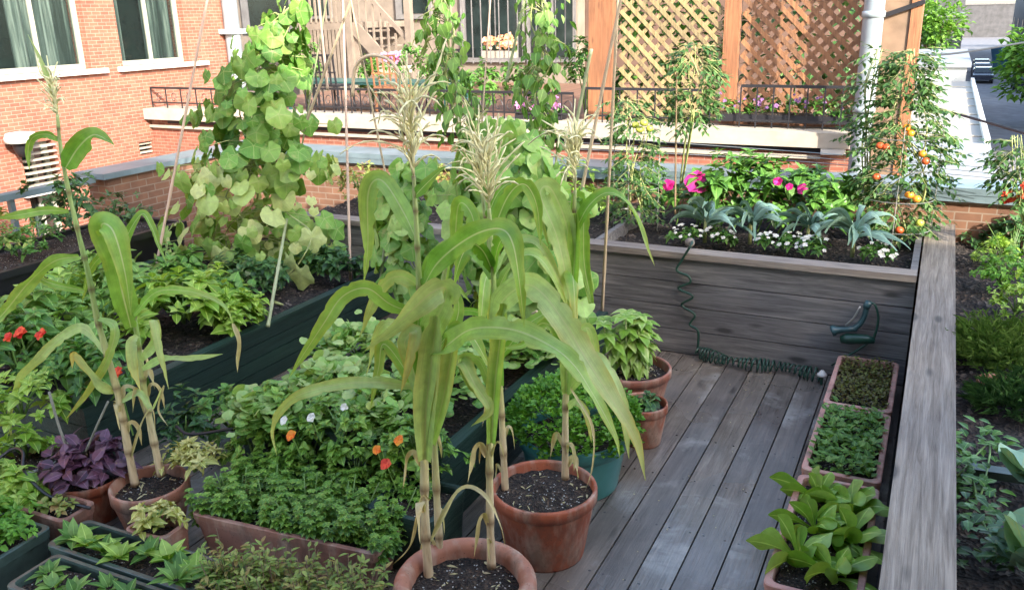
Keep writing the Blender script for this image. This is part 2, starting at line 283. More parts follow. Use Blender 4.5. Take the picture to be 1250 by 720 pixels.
# ------------------------------------------------------------------ mesh helper
class MB:
    def __init__(s): s.v=[]; s.f=[]; s.r=[]; s.lp=[]; s.y=[]
    def add(s,vs,fs,r=None,lp=None,yel=0):
        b=len(s.v); s.v+=[tuple(p) for p in vs]; s.f+=[tuple(b+i for i in f) for f in fs]
        if r is None: r=R()
        s.r+=[r]*len(vs); s.lp+=(lp if lp else [(0,0)]*len(vs)); s.y+=(yel if isinstance(yel,list) else [yel]*len(vs))
    def box(s,a,b,r=None,rot=0,pivot=None):
        (x0,y0,z0),(x1,y1,z1)=a,b
        vs=[V(p) for p in((x0,y0,z0),(x1,y0,z0),(x1,y1,z0),(x0,y1,z0),(x0,y0,z1),(x1,y0,z1),(x1,y1,z1),(x0,y1,z1))]
        if rot:
            pv=V(pivot) if pivot else V(((x0+x1)/2,(y0+y1)/2,0)); m=Matrix.Rotation(rot,3,'Z'); vs=[m@(v-pv)+pv for v in vs]
        s.add(vs,[(0,3,2,1),(4,5,6,7),(0,1,5,4),(1,2,6,5),(2,3,7,6),(3,0,4,7)],r)
    def beam(s,p,q,wd,th,up=V((0,0,1)),r=None):
        p,q=V(p),V(q); d=(q-p).normalized(); a=d.cross(up)
        if a.length<1e-3: a=d.cross(V((1,0,0)))
        a.normalize(); b=a.cross(d).normalized(); a*=wd/2; b*=th/2
        vs=[p-a-b,p+a-b,p+a+b,p-a+b,q-a-b,q+a-b,q+a+b,q-a+b]
        s.add(vs,[(0,3,2,1),(4,5,6,7),(0,1,5,4),(1,2,6,5),(2,3,7,6),(3,0,4,7)],r)
    def tube(s,pts,r0,r1=None,k=7,r=None,rf=None,cap=True,nf=None):
        pts=[V(p) for p in pts]; n=len(pts); r1=r0 if r1 is None else r1
        vs=[];lp=[];prev=None
        for i,p in enumerate(pts):
            d=(pts[min(i+1,n-1)]-pts[max(i-1,0)])
            d=d.normalized() if d.length>1e-9 else V((0,0,1))
            if prev is None: a=d.cross(V((0,1,0.2)));
            else: a=prev-d*prev.dot(d)
            if a.length<1e-4: a=d.cross(V((1,0,0)))
            a.normalize(); prev=a; b=d.cross(a); t=i/(n-1); rr=r0+(r1-r0)*t
            if rf: rr*=rf(t,i)
            for j in range(k):
                an=2*math.pi*j/k; vs.append(p+a*(math.cos(an)*rr)+b*(math.sin(an)*rr)); lp.append((j/k,t))
        fs=[(i*k+j,i*k+(j+1)%k,(i+1)*k+(j+1)%k,(i+1)*k+j) for i in range(n-1) for j in range(k)]
        if cap: fs+=[tuple(range(k-1,-1,-1)),tuple((n-1)*k+j for j in range(k))]
        s.add(vs,fs,r,lp,[nf(i) for i in range(n) for j in range(k)] if nf else 0)
    def lathe(s,c,prof,k=40,sx=1,sy=1,r=None,wob=0):
        c=V(c); vs=[];n=len(prof)
        for i,(rr,z) in enumerate(prof):
            for j in range(k):
                an=2*math.pi*j/k; q=1+wob*math.sin(3*an+1)*.5; vs.append(c+V((math.cos(an)*rr*sx*q,math.sin(an)*rr*sy*q,z)))
        fs=[(i*k+j,i*k+(j+1)%k,(i+1)*k+(j+1)%k,(i+1)*k+j) for i in range(n-1) for j in range(k)]
        fs.append(tuple(range(k-1,-1,-1))); 
        s.add(vs,fs,r)
    def ball(s,c,rx,ry=None,rz=None,k=10,m=6,r=None):
        ry=ry or rx; rz=rz or rx; c=V(c); vs=[c+V((0,0,rz))]
        for i in range(1,m):
            ph=math.pi*i/m
            for j in range(k): an=2*math.pi*j/k; vs.append(c+V((rx*math.sin(ph)*math.cos(an),ry*math.sin(ph)*math.sin(an),rz*math.cos(ph))))
        vs.append(c-V((0,0,rz))); L=len(vs)-1
        fs=[(0,1+j,1+(j+1)%k) for j in range(k)]+[(1+(i-1)*k+j,1+i*k+j,1+i*k+(j+1)%k,1+(i-1)*k+(j+1)%k) for i in range(1,m-1) for j in range(k)]
        fs+=[(L,1+(m-2)*k+(j+1)%k,1+(m-2)*k+j) for j in range(k)]; s.add(vs,fs,r)
    # --- leaves
    def leaf(s,o,d,up,L,W,r=None,droop=.3,fold=.25,segs=3,prof=None):
        d=d.normalized(); a=d.cross(up)
        if a.length<1e-3: a=d.cross(V((1,0,0)))
        a.normalize(); n=a.cross(d).normalized(); vs=[V(o)];lp=[(0,0)]
        for i in range(1,segs):
            t=i/segs; w=W*.5*(prof(t) if prof else math.sin(math.pi*t**.8)); p=V(o)+d*(L*t)-n*(droop*L*t*t)
            vs+=[p-a*w+n*fold*w,p,p+a*w+n*fold*w]; lp+=[(-1,t),(0,t),(1,t)]
        vs.append(V(o)+d*L-n*(droop*L)); lp.append((0,1)); e=len(vs)-1
        fs=[(0,2,1),(0,3,2)]
        for i in range(segs-2):
            b=1+i*3; fs+=[(b,b+1,b+4,b+3),(b+1,b+2,b+5,b+4)]
        b=1+(segs-2)*3; fs+=[(b,b+1,e),(b+1,b+2,e)]
        s.add(vs,fs,r,lp)
    def quadleaf(s,o,d,up,L,W,r=None,droop=.2):
        d=d.normalized(); a=d.cross(up)
        if a.length<1e-3: a=d.cross(V((1,0,0)))
        a.normalize(); n=a.cross(d); o=V(o); m=o+d*L*.5; 
        s.add([o,m+a*W*.5+n*.08*L,o+d*L-n*droop*L,m-a*W*.5+n*.08*L],[(0,1,2),(0,2,3)],r,[(0,0),(1,.5),(0,1),(-1,.5)])
    def palm(s,c,d,up,S,r=None,lobes=5,depth=.16,cup=.18,k=20):
        """broad lobed leaf: c = where the stalk joins, d = towards the tip, up = upper side"""
        d=d.normalized(); a=d.cross(up)
        if a.length<1e-3: a=d.cross(V((1,0,0)))
        a.normalize(); n=a.cross(d).normalized(); vs=[V(c)];lp=[(0,0)]
        ph=U(0,6)
        for q,fr in ((0,.55),(1,1.0)):
            for j in range(k):
                th=-math.pi+2*math.pi*(j+.5)/k
                notch=1-.55*math.exp(-((abs(th)-math.pi)/.35)**2)
                rr=S*.5*(1+depth*math.cos(lobes*th))*notch*(1+.12*math.cos(th))*(1+(U(-.05,.05) if q else 0))
                x=math.cos(th)*rr*fr; y=math.sin(th)*rr*fr
                z=cup*S*.5*(fr*fr)*(-.9+.5*math.sin(2.5*th+ph))+S*.025*math.cos(5*th)*fr
                vs.append(V(c)+d*x+a*y+n*z); lp.append((math.cos(th)*fr,math.sin(th)*fr))
        fs=[(0,1+j,1+(j+1)%k) for j in range(k)]+[(1+j,1+k+j,1+k+(j+1)%k,1+(j+1)%k) for j in range(k)]
        s.add(vs,fs,r,lp)
    def ribbon(s,pts,W,tw=(.6,.6),r=None,yel=0,prof=None,fold=.25,rip=.12,sub=5,side=None,tww=0.0,rag=False):
        P=catmull([V(p) for p in pts],sub); n=len(P); ln=[0]
        for i in range(1,n): ln.append(ln[-1]+(P[i]-P[i-1]).length)
        tot=ln[-1]; vs=[];lp=[];yl=[];ps=None; ph=U(0,6)
        for i,p in enumerate(P):
            t=ln[i]/tot; d=(P[min(i+1,n-1)]-P[max(i-1,0)]).normalized()
            vw=(CAM0-p).normalized(); a=d.cross(vw); 
            if a.length<.15 and ps is not None: a=ps.copy()
            a.normalize()
            if ps is not None and a.dot(ps)<0: a=-a
            if ps is not None: a=(a*.6+ps*.4); a=(a-d*a.dot(d)).normalized()
            ps=a; th=tw[0]+(tw[1]-tw[0])*t+tww*math.sin(ph+t*tot*9); b=a.cross(d).normalized()
            sd=a*math.cos(th)+b*math.sin(th); nn=sd.cross(d)
            pw=prof(t) if prof else cornprof(t); w=W*.5*pw
            nl,nr=(1 if R()>.07 else U(.6,.85)),(1 if R()>.07 else U(.6,.85))
            for q in(-1,-.5,0,.5,1):
                if rag: w=W*.5*pw*((nl if q<0 else nr)*U(.96,1.03) if abs(q)==1 else 1)
                z=abs(q)*fold*w+ (rip*w*math.sin(t*tot*(30+9*math.sin(ph))+ph+(1.9 if q>0 else 0))*abs(q)**2)
                vs.append(p+sd*(q*w)+nn*z); lp.append((q,t)); yl.append(yel*max(0,min(1,(t-.35)*1.8))+ ((yel*.5+.25) if abs(q)==1 and t>.3 else 0))
        fs=[(i*5+j,i*5+j+1,i*5+j+6,i*5+j+5) for i in range(n-1) for j in range(4)]
        s.add(vs,fs,r,lp,yl)
    def build(s,name,mat,parent=None,smooth=False,label=None):
        me=bpy.data.meshes.new(name)
        off=parent_loc(parent)
        me.from_pydata([(x-off[0],y-off[1],z-off[2]) for x,y,z in s.v],[],s.f)
        a=me.attributes.new('rnd','FLOAT','POINT'); a.data.foreach_set('value',s.r)
        a=me.attributes.new('yel','FLOAT','POINT'); a.data.foreach_set('value',[float(q) for q in s.y])
        a=me.attributes.new('lp','FLOAT_VECTOR','POINT'); a.data.foreach_set('vector',[c for p in s.lp for c in (p[0],p[1],0.0)])
        me.materials.append(M[mat] if isinstance(mat,str) else mat)
        if smooth: me.polygons.foreach_set('use_smooth',[True]*len(me.polygons))
        me.update(); o=bpy.data.objects.new(name,me); col.objects.link(o)
        if parent: o.parent=parent
        if label: o['label']=label
        return o
CAM0=CAM
LOC={}
def parent_loc(o):
    x=V((0,0,0))
    while o is not None: x+=V(o.location); o=o.parent
    return x
def cornprof(t):
    return (min(1,.45+t*3.5))*(1 if t<.5 else max(0.02,1-((t-.5)/.5)**1.7))
def catmull(P,sub):
    if len(P)<3:
        return [P[0].lerp(P[-1],i/(sub*2)) for i in range(sub*2+1)]
    Q=[P[0]*2-P[1]]+P+[P[-1]*2-P[-2]]; out=[]
    for i in range(1,len(Q)-2):
        a,b,c,d=Q[i-1:i+3]
        for j in range(sub):
            t=j/sub; out.append(.5*((2*b)+(c-a)*t+(2*a-5*b+4*c-d)*t*t+(3*b-a-3*c+d)*t**3))
    out.append(P[-1]); return out
def tag(o,label,cat,group=None,kind=None):
    o['label']=label; o['category']=cat
    if group: o['group']=group
    if kind: o['kind']=kind
    return o
def thing(name,loc,label,cat,group=None):
    o=bpy.data.objects.new(name,None); col.objects.link(o); o.location=V(loc); o.empty_display_size=.1
    return tag(o,label,cat,group)
def struct(o): o['kind']='structure'; return o
def rdir(zmin=-.2,zmax=1):
    a=U(0,2*math.pi); z=U(zmin,zmax); q=math.sqrt(max(0,1-z*z)); return V((q*math.cos(a),q*math.sin(a),z))
def hdir(): a=U(0,2*math.pi); return V((math.cos(a),math.sin(a),0))
def copytree(o,dloc,label=None,rz=0,sc=1,group=None):
    c=o.copy(); col.objects.link(c); c.location=V(o.location)+V(dloc); c.rotation_euler=(0,0,rz); c.scale=(sc,)*3
    if label: c['label']=label
    if group: c['group']=group
    def rec(src,dst):
        for ch in [x for x in col.objects if x.parent==src]:
            k=ch.copy(); col.objects.link(k); k.parent=dst; rec(ch,k)
    rec(o,c); return c
# ================================================================== SETTING
ZG=-5.0
b=MB(); b.add([(-120,-60,ZG),(120,-60,ZG),(120,900,ZG),(-120,900,ZG)],[(0,1,2,3)]); g=struct(b.build('alley_ground','asphalt'))
# deck boards
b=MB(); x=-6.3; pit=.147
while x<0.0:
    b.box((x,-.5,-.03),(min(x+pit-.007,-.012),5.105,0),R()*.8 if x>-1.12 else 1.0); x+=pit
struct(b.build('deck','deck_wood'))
b=MB(); b.box((-6.9,-.55,-5),(3.4,7.2,-.06)); struct(b.build('roof_base','black_plastic'))
# ================================================================== UNSEEN HOUSE added behind the camera, sized to shade the deck
t=thing('unseen_house',(0,-.75,0),'unseen dark red brick house added behind the camera to shade the roof deck','house')
b=MB(); b.box((-2.5,-6,-5),(13,-.75,6.3)); b.build('wall','unseen_house',t)
b=MB(); b.box((-2.7,-6.1,6.302),(13.2,-.6,6.55)); b.build('cornice','cream_stone',t)
# ================================================================== PARAPET
PZT=.90; PYB=6.68; PXL=-6.32
t=thing('brick_parapet',(PXL,PYB,0),'low brick parapet with blue grey metal coping running round the roof deck','parapet')
b=MB(); b.box((PXL-.25,5.02,-.05),(PXL,PYB+.25,PZT-.05)); b.box((PXL+.002,PYB,-.05),(3.2,PYB+.25,PZT-.05)); b.build('wall','brick_parapet',t)
b=MB(); b.box((PXL-.31,4.95,PZT-.048),(PXL+.05,PYB+.31,PZT)); b.box((PXL+.052,PYB-.05,PZT-.048),(3.2,PYB+.31,PZT))
b.box((PXL+.053,PYB-.045,PZT-.10),(3.2,PYB-.02,PZT-.049)); b.build('coping','coping_metal',t)
t=thing('metal_handrail',PX(75,227,PXL),'teal metal handrail running on from the end of the brick parapet','railing')
b=MB(); b.beam((PXL-.1,1.6,PZT-.05),(PXL-.1,4.945,PZT-.05),.10,.05); b.build('rail','coping_metal',t)
for yy in (2.2,3.2,4.2): b=MB(); b.beam((PXL-.1,yy,-.05),(PXL-.1,yy,PZT-.076),.04,.04); b.build('post','coping_metal',t)
# ================================================================== LEFT BUILDING
FX=-11.0
t=thing('brick_building',(FX,9,ZG),'tall sunlit orange brick building with curtained windows left of the garden','building')
wins=[(5.5,8.72,'w'),(9.25,10.78,'w')]
def yz(x,y): p=PX(x,y,FX); return p.y,p.z
# window openings in y,z
W1=(5.2,yz(108,60)[0],1.50,4.2); W2=(yz(147,60)[0],yz(229,60)[0],1.50,4.2)
BW=(yz(36,240)[0],yz(74,230)[0],-1.5,.60); VT=(yz(170,180)[0],yz(188,180)[0],yz(178,189)[1],yz(178,173)[1])
ys=sorted([-2,14.2]+[W1[0],W1[1],W2[0],W2[1],BW[0],BW[1],VT[0],VT[1]]); Y1=11.75
ys=sorted(set([-2,Y1]+[W1[0],W1[1],W2[0],W2[1],BW[0],BW[1],VT[0],VT[1]]))
b=MB(); holes=[W1,W2,BW,VT]
for i in range(len(ys)-1):
    y0,y1=ys[i],ys[i+1]; cuts=sorted([(h[2],h[3]) for h in holes if h[0]<=y0+1e-6 and h[1]>=y1-1e-6]); z=ZG
    for a_,c_ in cuts: b.box((FX-.3,y0,z),(FX,y1,a_)); z=c_
    b.box((FX-.3,y0,z),(FX,y1,9))
b.box((FX-6,Y1-.3,ZG),(FX-.302,Y1,9))
b.build('wall','brick_sunny',t)
def window(t,y0,y1,z0,z1,mull):
    f=MB(); d=FX-.12; q=.07
    f.box((d-.06,y0,z0),(d,y0+q,z1)); f.box((d-.06,y1-q,z0),(d,y1,z1)); f.box((d-.06,y0+q,z0),(d,y1-q,z0+q)); f.box((d-.06,y0+q,z1-q),(d,y1-q,z1))
    for m in mull: f.box((d-.05,m-.03,z0+q),(d-.01,m+.03,z1-q))
    fo=f.build('window','frame_paint',t)
    g=MB(); g.box((d-.04,y0+q,z0+q),(d-.032,y1-q,z1-q)); g.build('pane','glass',fo)
    c=MB(); n_=int((y1-y0)/.035); vs=[]
    for i in range(n_+1):
        yy=y0+(y1-y0)*i/n_; xx=d-.22+.07*math.sin(i*.95)+.05*math.sin(i*.37); vs+=[(xx,yy,z0),(xx,yy,z1)]
    c.add(vs,[(2*i,2*i+2,2*i+3,2*i+1) for i in range(n_) if not (math.sin(i*.11)>.82)]); c.build('curtain','curtain',fo)
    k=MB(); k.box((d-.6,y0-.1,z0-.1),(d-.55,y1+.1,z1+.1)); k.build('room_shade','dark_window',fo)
window(t,*W1,[yz(50,40)[0]]); window(t,*W2,[(W2[0]+W2[1])/2+.02])
for y0,y1 in ((W1[0]-.2,W1[1]+.22),(W2[0]-.1,W2[1]+.35)):
    b=MB(); b.box((FX-.15,y0,1.43),(FX+.08,y1,1.498)); b.build('window_sill','white_paint',t)
window(t,*BW,[(BW[0]+BW[1])/2])
b=MB()
for k in range(7): b.box((FX-.03,BW[0],.02+k*.085),(FX+.06,BW[1],.045+k*.085))
b.build('louvre','cream_stone',t)
b=MB(); b.box((FX-.2,BW[0]-.1,-.10),(FX+.10,BW[1]+.1,-.03)); b.build('window_sill','white_paint',t)
b=MB(); b.box((FX-.2,VT[0],VT[2]),(FX-.15,VT[1],VT[3])); b.build('vent','dark_window',t)
b=MB()
for k in range(3): z=VT[2]+(VT[3]-VT[2])*(k+.5)/3; b.box((FX-.14,VT[0],z-.012),(FX-.04,VT[1],z+.012))
b.build('vent_slat','cream_stone',t)
# lamp hood
p=PX(25,168,FX+.2)
t=thing('wall_light',(FX,p.y,p.z),'white hooded light fixed to the sunlit brick wall at far left','lamp')
b=MB(); b.lathe((FX+.2,p.y,p.z-.06),[(.02,.14),(.17,.12),(.20,.06),(.20,0),(.17,0)],20); b.build('hood','white_paint',t,True)
b=MB(); b.lathe((FX+.2,p.y,p.z-.25),[(.06,0),(.10,.08),(.13,.188)],16); b.build('lamp_body','dark_iron',t,True)
b=MB(); b.beam((FX,p.y,p.z-.1),(FX+.1,p.y,p.z-.1),.05,.05); b.build('bracket','dark_iron',t)
# downspout at corner
p=PX(290,30,FX+.1)
t=thing('downpipe',(FX+.12,11.55,0),'pale blue grey downpipe at the far corner of the orange brick building','pipe')
b=MB(); b.tube([(FX+.12,11.55,-4),(FX+.12,11.55,8)],.13,k=10); b.build('pipe','pipe_metal',t,True)
b=MB(); b.box((FX,11.36,1.9),(FX+.27,11.74,1.98)); b.build('strap','grey_metal',t)
# ================================================================== TERRACE WALL of the neighbour
TY=9.7; zt0,zt1=.70,.86; TXR=PY(1047,165,TY).x
t=thing('terrace_wall',(-6,TY,0),'sunlit brick terrace wall with broad cream stone coping behind the parapet','wall')
b=MB(); b.box((FX+.01,TY,ZG),(TXR,TY+7,zt0)); b.build('wall','brick_sunny',t)
b=MB(); b.box((FX+.012,TY-.14,zt0+.002),(TXR+.08,TY+.35,zt1)); b.build('coping','cream_stone',t)
b=MB(); b.box((FX+.012,TY-.06,zt0-.13),(TXR-.35,TY-.002,zt0-.09)); b.build('ledge','cream_stone',t)
b=MB(); b.box((FX+.4,TY-.05,zt0-.06),(TXR-.35,TY-.003,zt0-.02)); b.build('painted_shadow_strip','dark_iron',t)  # dark strip standing in for the shade under the coping
p=PY(1017,182,TY-.1)
b=MB(); b.box((p.x-.12,TY-.13,p.z-.06),(p.x+.12,TY-.004,p.z+.06)); b.build('vent_box','white_paint',t)
b=MB(); b.box((FX+.012,TY+.352,zt0+.002),(TXR,TY+7,zt0+.05)); tag(struct(b.build('terrace_floor','brick_parapet')),'x','x')
o=bpy.data.objects['terrace_floor']; del o['label']; del o['category']
# ---- trellis
LY=TY+.55; zb=zt0+.05
def lx(px,py=60): return PY(px,py,LY).x
def lattice(x0,x1,z0,z1,y,sp,wd,th=.012):
    b=MB()
    for s_ in (1,-1):
        yy=y+(0.007 if s_>0 else -.007); c=x0-(z1-z0) if s_>0 else x0
        c0=c
        while c0<(x1+ (0 if s_>0 else (z1-z0))):
            pts=[]
            # line x = c0 + s*(z-z0)
            za=z0;zc=z1
            xa=c0+s_*(za-z0); xc=c0+s_*(zc-z0)
            def clip(xq): return z0+(xq-c0)*s_
            lo,hi=za,zc
            for xq in (x0,x1):
                zz=clip(xq)
                if s_>0:
                    if xq==x0: lo=max(lo,zz)
                    else: hi=min(hi,zz)
                else:
                    if xq==x0: hi=min(hi,zz)
                    else: lo=max(lo,zz)
            if hi-lo>.03: b.beam((c0+s_*(lo-z0),yy,lo),(c0+s_*(hi-z0),yy,hi),wd,th,V((0,1,0)))
            c0+=sp
    return b
t=thing('lattice_trellis',(lx(887),LY,zb),'tall cedar lattice screen with square posts on the cream terrace wall','trellis')
XL0=lx(757);XL1=lx(880);XR0=lx(906);XR1=lx(1055); ZT=3.4
lattice(XL0,XL1,zb+.05,ZT,LY,.165,.045).build('lattice_panel','lattice_yellow',t,label='yellowish lattice panel')
lattice(XR0,XR1,zb+.12,ZT,LY,.15,.05).build('lattice_panel','lattice_orange',t,label='orange brown lattice panel')
for px_,wd in ((735,.30),(893,.17),(1064,.10)):
    b=MB(); X=lx(px_); b.box((X-wd/2,LY-.07,zb),(X+wd/2,LY+.06,ZT+.1)); b.build('post','cedar',t)
b=MB(); b.box((XR0,LY-.03,zb+.02),(XR1,LY+.03,zb+.115)); b.box((XL0,LY-.03,zb-.02),(XL1,LY+.03,zb+.045)); b.build('bottom_rail','cedar',t)
# plants behind trellis: greenery
def clump(b,c,rx,ry,rz,n,L,W,fn='leaf',upz=.6,zmin=-.3,jit=.35,inner=.55,rnd=None,droop=.35):
    c=V(c); k=0; 
    while k<n:
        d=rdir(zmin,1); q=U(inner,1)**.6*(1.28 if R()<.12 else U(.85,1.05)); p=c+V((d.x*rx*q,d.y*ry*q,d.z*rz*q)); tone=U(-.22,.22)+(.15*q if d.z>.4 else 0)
        m=random.randint(5,11) if fn=='leaf' else 1; ax=(d*.5+V((0,0,.8))+rdir(-1,1)*.5).normalized(); u0=ax.cross(V((1,.3,0))).normalized(); u1=ax.cross(u0); a0=U(0,6); sz=U(.6,1.3)
        for w_ in range(m):
            an=a0+w_*2.4; out=(u0*math.cos(an)+u1*math.sin(an)); f=w_/max(1,m); o=p+ax*(L*.55*(1-f))-ax*L*.4; dd=(out+ax*(.9-1.1*f)+rdir(-1,1)*jit*.6).normalized()
            if fn!='leaf': dd=(V((d.x,d.y,d.z*.4))+rdir(-.6,.8)*jit*2).normalized(); o=p
            up=(ax*.8+V((0,0,upz))+rdir(-1,1)*jit*.7).normalized(); l=L*sz*(.55+.6*f)*U(.8,1.2) if fn=='leaf' else L*U(.65,1.25)
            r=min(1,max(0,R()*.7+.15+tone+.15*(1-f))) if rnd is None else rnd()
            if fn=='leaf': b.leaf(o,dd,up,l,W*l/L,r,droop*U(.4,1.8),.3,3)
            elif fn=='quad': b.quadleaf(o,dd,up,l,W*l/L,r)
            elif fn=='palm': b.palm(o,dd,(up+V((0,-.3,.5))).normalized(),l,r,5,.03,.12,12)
            k+=1
def flowers(b,c,n,s,petals=5,up=V((0,-.4,.8)),wid=.9):
    c=V(c); u=up.normalized(); a=u.cross(V((1,0,0))).normalized(); e=u.cross(a)
    for k in range(petals):
        an=2*math.pi*k/petals+n+U(-.15,.15); d=a*math.cos(an)+e*math.sin(an)+u*U(.2,.6)
        b.leaf(c,d,u,s*.5*U(.85,1.15),s*.5*wid,R(),U(.1,.5),.25,5,lambda t:math.sin(math.pi*min(1,t*.93+.02)**1.15))
def plantthing(name,loc,label,cat,fol,mat,stem=None,smat='green_stem',group=None,extra=()):
    t=thing(name,loc,label,cat,group)
    if stem: stem.build('stem',smat,t,True)
    fol.build('foliage',mat,t)
    for nm,mb,m in extra: mb.build(nm,m,t)
    return t
def stems(c,top,n,r=.006,spread=.5,k=5):
    b=MB(); c=V(c)
    for _ in range(n):
        h=hdir()*U(.1,1); e=c+V((h.x*top[0],h.y*top[1],top[2]*U(.6,1))); b.tube([c+h*.01*spread,(c+e)/2+V((0,0,top[2]*.1)),e],r,r*.5,k)
    return b
lbl=['leafy climbing shrub seen through the left lattice panel','dark leafy shrub behind the orange lattice panel']
for i,(px_,py_,mt) in enumerate(((815,70,'mid_leaf'),(970,60,'dark_leaf'))):
    p=PY(px_,py_,LY+1.1); b=MB(); clump(b,p,1.0,.4,1.2,1900 if i==0 else 1100,.13,.08,zmin=-.9)
    plantthing('shrub',(p.x,p.y,zb),lbl[i],'shrub',b,mt,stems((p.x,p.y,zb),(.5,.3,1.0),6,.015))
# purple flower planter at base of trellis
def winbox(px_,py_,w,hh,Y,label,petal,nf=26,sz=.07,mat='dark_iron'):
    p=PY(px_,py_,Y); t=thing('planter_box',(p.x,Y,p.z-hh),'narrow trough holding the '+label+' flowers','planter')
    b=MB(); b.box((p.x-w/2,Y-.1,p.z-hh),(p.x+w/2,Y+.1,p.z)); b.build('trough',mat,t)
    b=MB(); b.box((p.x-w/2+.01,Y-.09,p.z+.001),(p.x+w/2-.01,Y+.09,p.z+.012)); b.build('soil','soil',t)
    f=MB(); fl=MB()
    for k in range(int(w/.12)): clump(f,(p.x-w/2+.06+k*.12,Y,p.z+.05),.1,.1,.14,45,.06,.04)
    t2=thing('flowering_plant',(p.x,Y,p.z),label+' flowers growing in a narrow trough on the terrace','flowers'); f.build('foliage','mid_leaf',t2)
    for k in range(nf): fl=MB(); flowers(fl,(p.x+U(-w/2,w/2),Y-U(0,.12),p.z+U(.06,.22)),R()*3,sz*U(.7,1.2),5,V((0,-.7,.6))); fl.build('flower',petal,t2)
winbox(960,140,1.5,.08,TY+.25,'purple petunia','purple_petal',24,.05)
winbox(660,140,.62,.12,TY+.25,'pink geranium','pink_petal',22,.09)
winbox(610,62,.6,.12,TY+3.6,'peach coloured','peach_petal',24,.14,'cream_stone')
winbox(482,80,.55,.12,TY+3.0,'mauve','pink_petal',14,.14,'cream_stone')
# terrace rail, iron
def railing(x0,x1,y,z0,z1,label,mat='dark_iron',n=12,scroll=False):
    t=thing('iron_railing',((x0+x1)/2,y,z0),label,'railing')
    b=MB(); b.beam((x0,y,z1),(x1,y,z1),.03,.03); b.beam((x0,y,z0+.08),(x1,y,z0+.08),.02,.02); b.build('rail',mat,t)
    b=MB()
    for i in range(n+1): q=MB(); X=x0+(x1-x0)*i/n; q.beam((X,y,z0),(X,y,z1-.016),.014,.014); q.build('baluster',mat,t)
    if scroll:
        for i in range(n):
            b=MB(); X=x0+(x1-x0)*(i+.5)/n; b.tube([(X+.06*math.cos(a*.6)*(1-a/16),y,(z0+z1)/2+.09*math.sin(a*.6)*(1-a/16)) for a in range(12)],.006,k=4); b.build('scroll',mat,t)
p0=PY(905,105,TY+.1);p1=PY(1052,105,TY+.1)
railing(p0.x,p1.x,TY+.1,zt1,p0.z,'thin black iron railing in front of the orange lattice panel',n=7)
p0=PY(715,108,TY+.1);p1=PY(868,108,TY+.1)
railing(p0.x,p1.x,TY+.1,zt1,p0.z,'thin black iron railing in front of the yellowish lattice panel',n=7)
p0=PY(372,108,TY+.15);p1=PY(700,112,TY+.15)
railing(p0.x,p1.x,TY+.15,zt1,p0.z,'long black iron railing with scrolls in front of the patio table',n=26,scroll=True)
p0=PY(192,100,TY+.2);p1=PY(365,95,TY+.2); railing(p0.x,p1.x,TY+.05,zt1,zt1+.3,'brown iron railing on the terrace left of the cucumber vine',n=9,scroll=True)
p0=PY(565,20,TY+3.2);p1=PY(702,20,TY+3.2); railing(p0.x,p1.x,TY+3.2,PY(600,78,TY+3.2).z,3.0,'grey garden railing before the glass doors beyond the terrace','grey_wood',12)
# patio table + chairs
def ptable():
    Y=TY+1.3; p0=PY(362,97,Y);p1=PY(562,97,Y); z=p0.z; t=thing('patio_table',((p0.x+p1.x)/2,Y,zb),'long dark teal patio table on the neighbouring terrace','table')
    b=MB(); b.box((p0.x,Y-.35,z-.04),(p1.x,Y+.35,z)); b.build('tabletop','teal_iron',t)
    for sx in (p0.x+.08,p1.x-.08):
        for sy in(-.3,.3): b=MB(); b.beam((sx,Y+sy,zb),(sx,Y+sy,z-.041),.04,.04); b.build('leg','teal_iron',t)
    return t
ptable()
def pchair(px_,Y,label,mat,ang=0):
    p=PY(px_,110,Y); t=thing('patio_chair',(p.x,Y,zb),label,'chair','patio chairs on the terrace')
    def rt(q): m=Matrix.Rotation(ang,3,'Z'); return m@V(q)+V((p.x,Y,zb))
    b=MB(); b.beam(rt((-.2,0,.43)),rt((.2,0,.43)),.4,.03); b.build('seat',mat,t)
    b=MB(); 
    for q in range(5): b.beam(rt((-.18+.09*q,.2,.45)),rt((-.18+.09*q,.24,.85)),.02,.02)
    b.beam(rt((-.2,.24,.86)),rt((.2,.24,.86)),.03,.03); b.beam(rt((-.2,.22,.62)),rt((.2,.22,.62)),.02,.02); b.build('backrest',mat,t)
    for sx in(-.18,.18):
        for sy in(-.18,.18): b=MB(); b.beam(rt((sx,sy,0)),rt((sx,sy,.415)),.025,.025); b.build('leg',mat,t)
pchair(410,TY+.85,'dark iron patio chair with its back to the garden, near the table left end','dark_iron',3.1)
pchair(480,TY+.75,'rusty iron patio chair just left of the corn tassel','cedar',3.2)
pchair(208,TY+.7,'brown wooden patio chair standing against the orange brick building','pole_wood',2.6)
pchair(540,TY+2.0,'dark iron patio chair on the far side of the teal table','dark_iron',0)
for x_,y_,Y_,r_,l_ in ((548,92,TY+.9,.35,'bushy green shrub on the terrace behind the front tassel'),(590,104,TY+.7,.28,'lower green shrub on the terrace beside the pink geraniums'),(372,78,TY+1.9,.3,'dark shrub on the terrace right of the cucumber vine top'),(715,75,TY+1.4,.35,'shrub on the terrace left of the yellowish lattice'),(452,95,TY+1.9,.3,'leafy shrub on the terrace beyond the bent cane'),(505,82,TY+2.3,.4,'large shrub on the terrace left of the bean vine'),(640,100,TY+1.8,.4,'shrub on the terrace behind the pink geraniums')):
    p=PY(x_,y_,Y_); b=MB(); clump(b,p,r_,r_*.8,r_,420,.10,.06,zmin=-.8); plantthing('shrub',(p.x,p.y,zb),l_,'shrub',b,'mid_leaf',stems((p.x,p.y,zb),(.2,.2,max(.1,p.z-zb)),6,.012))
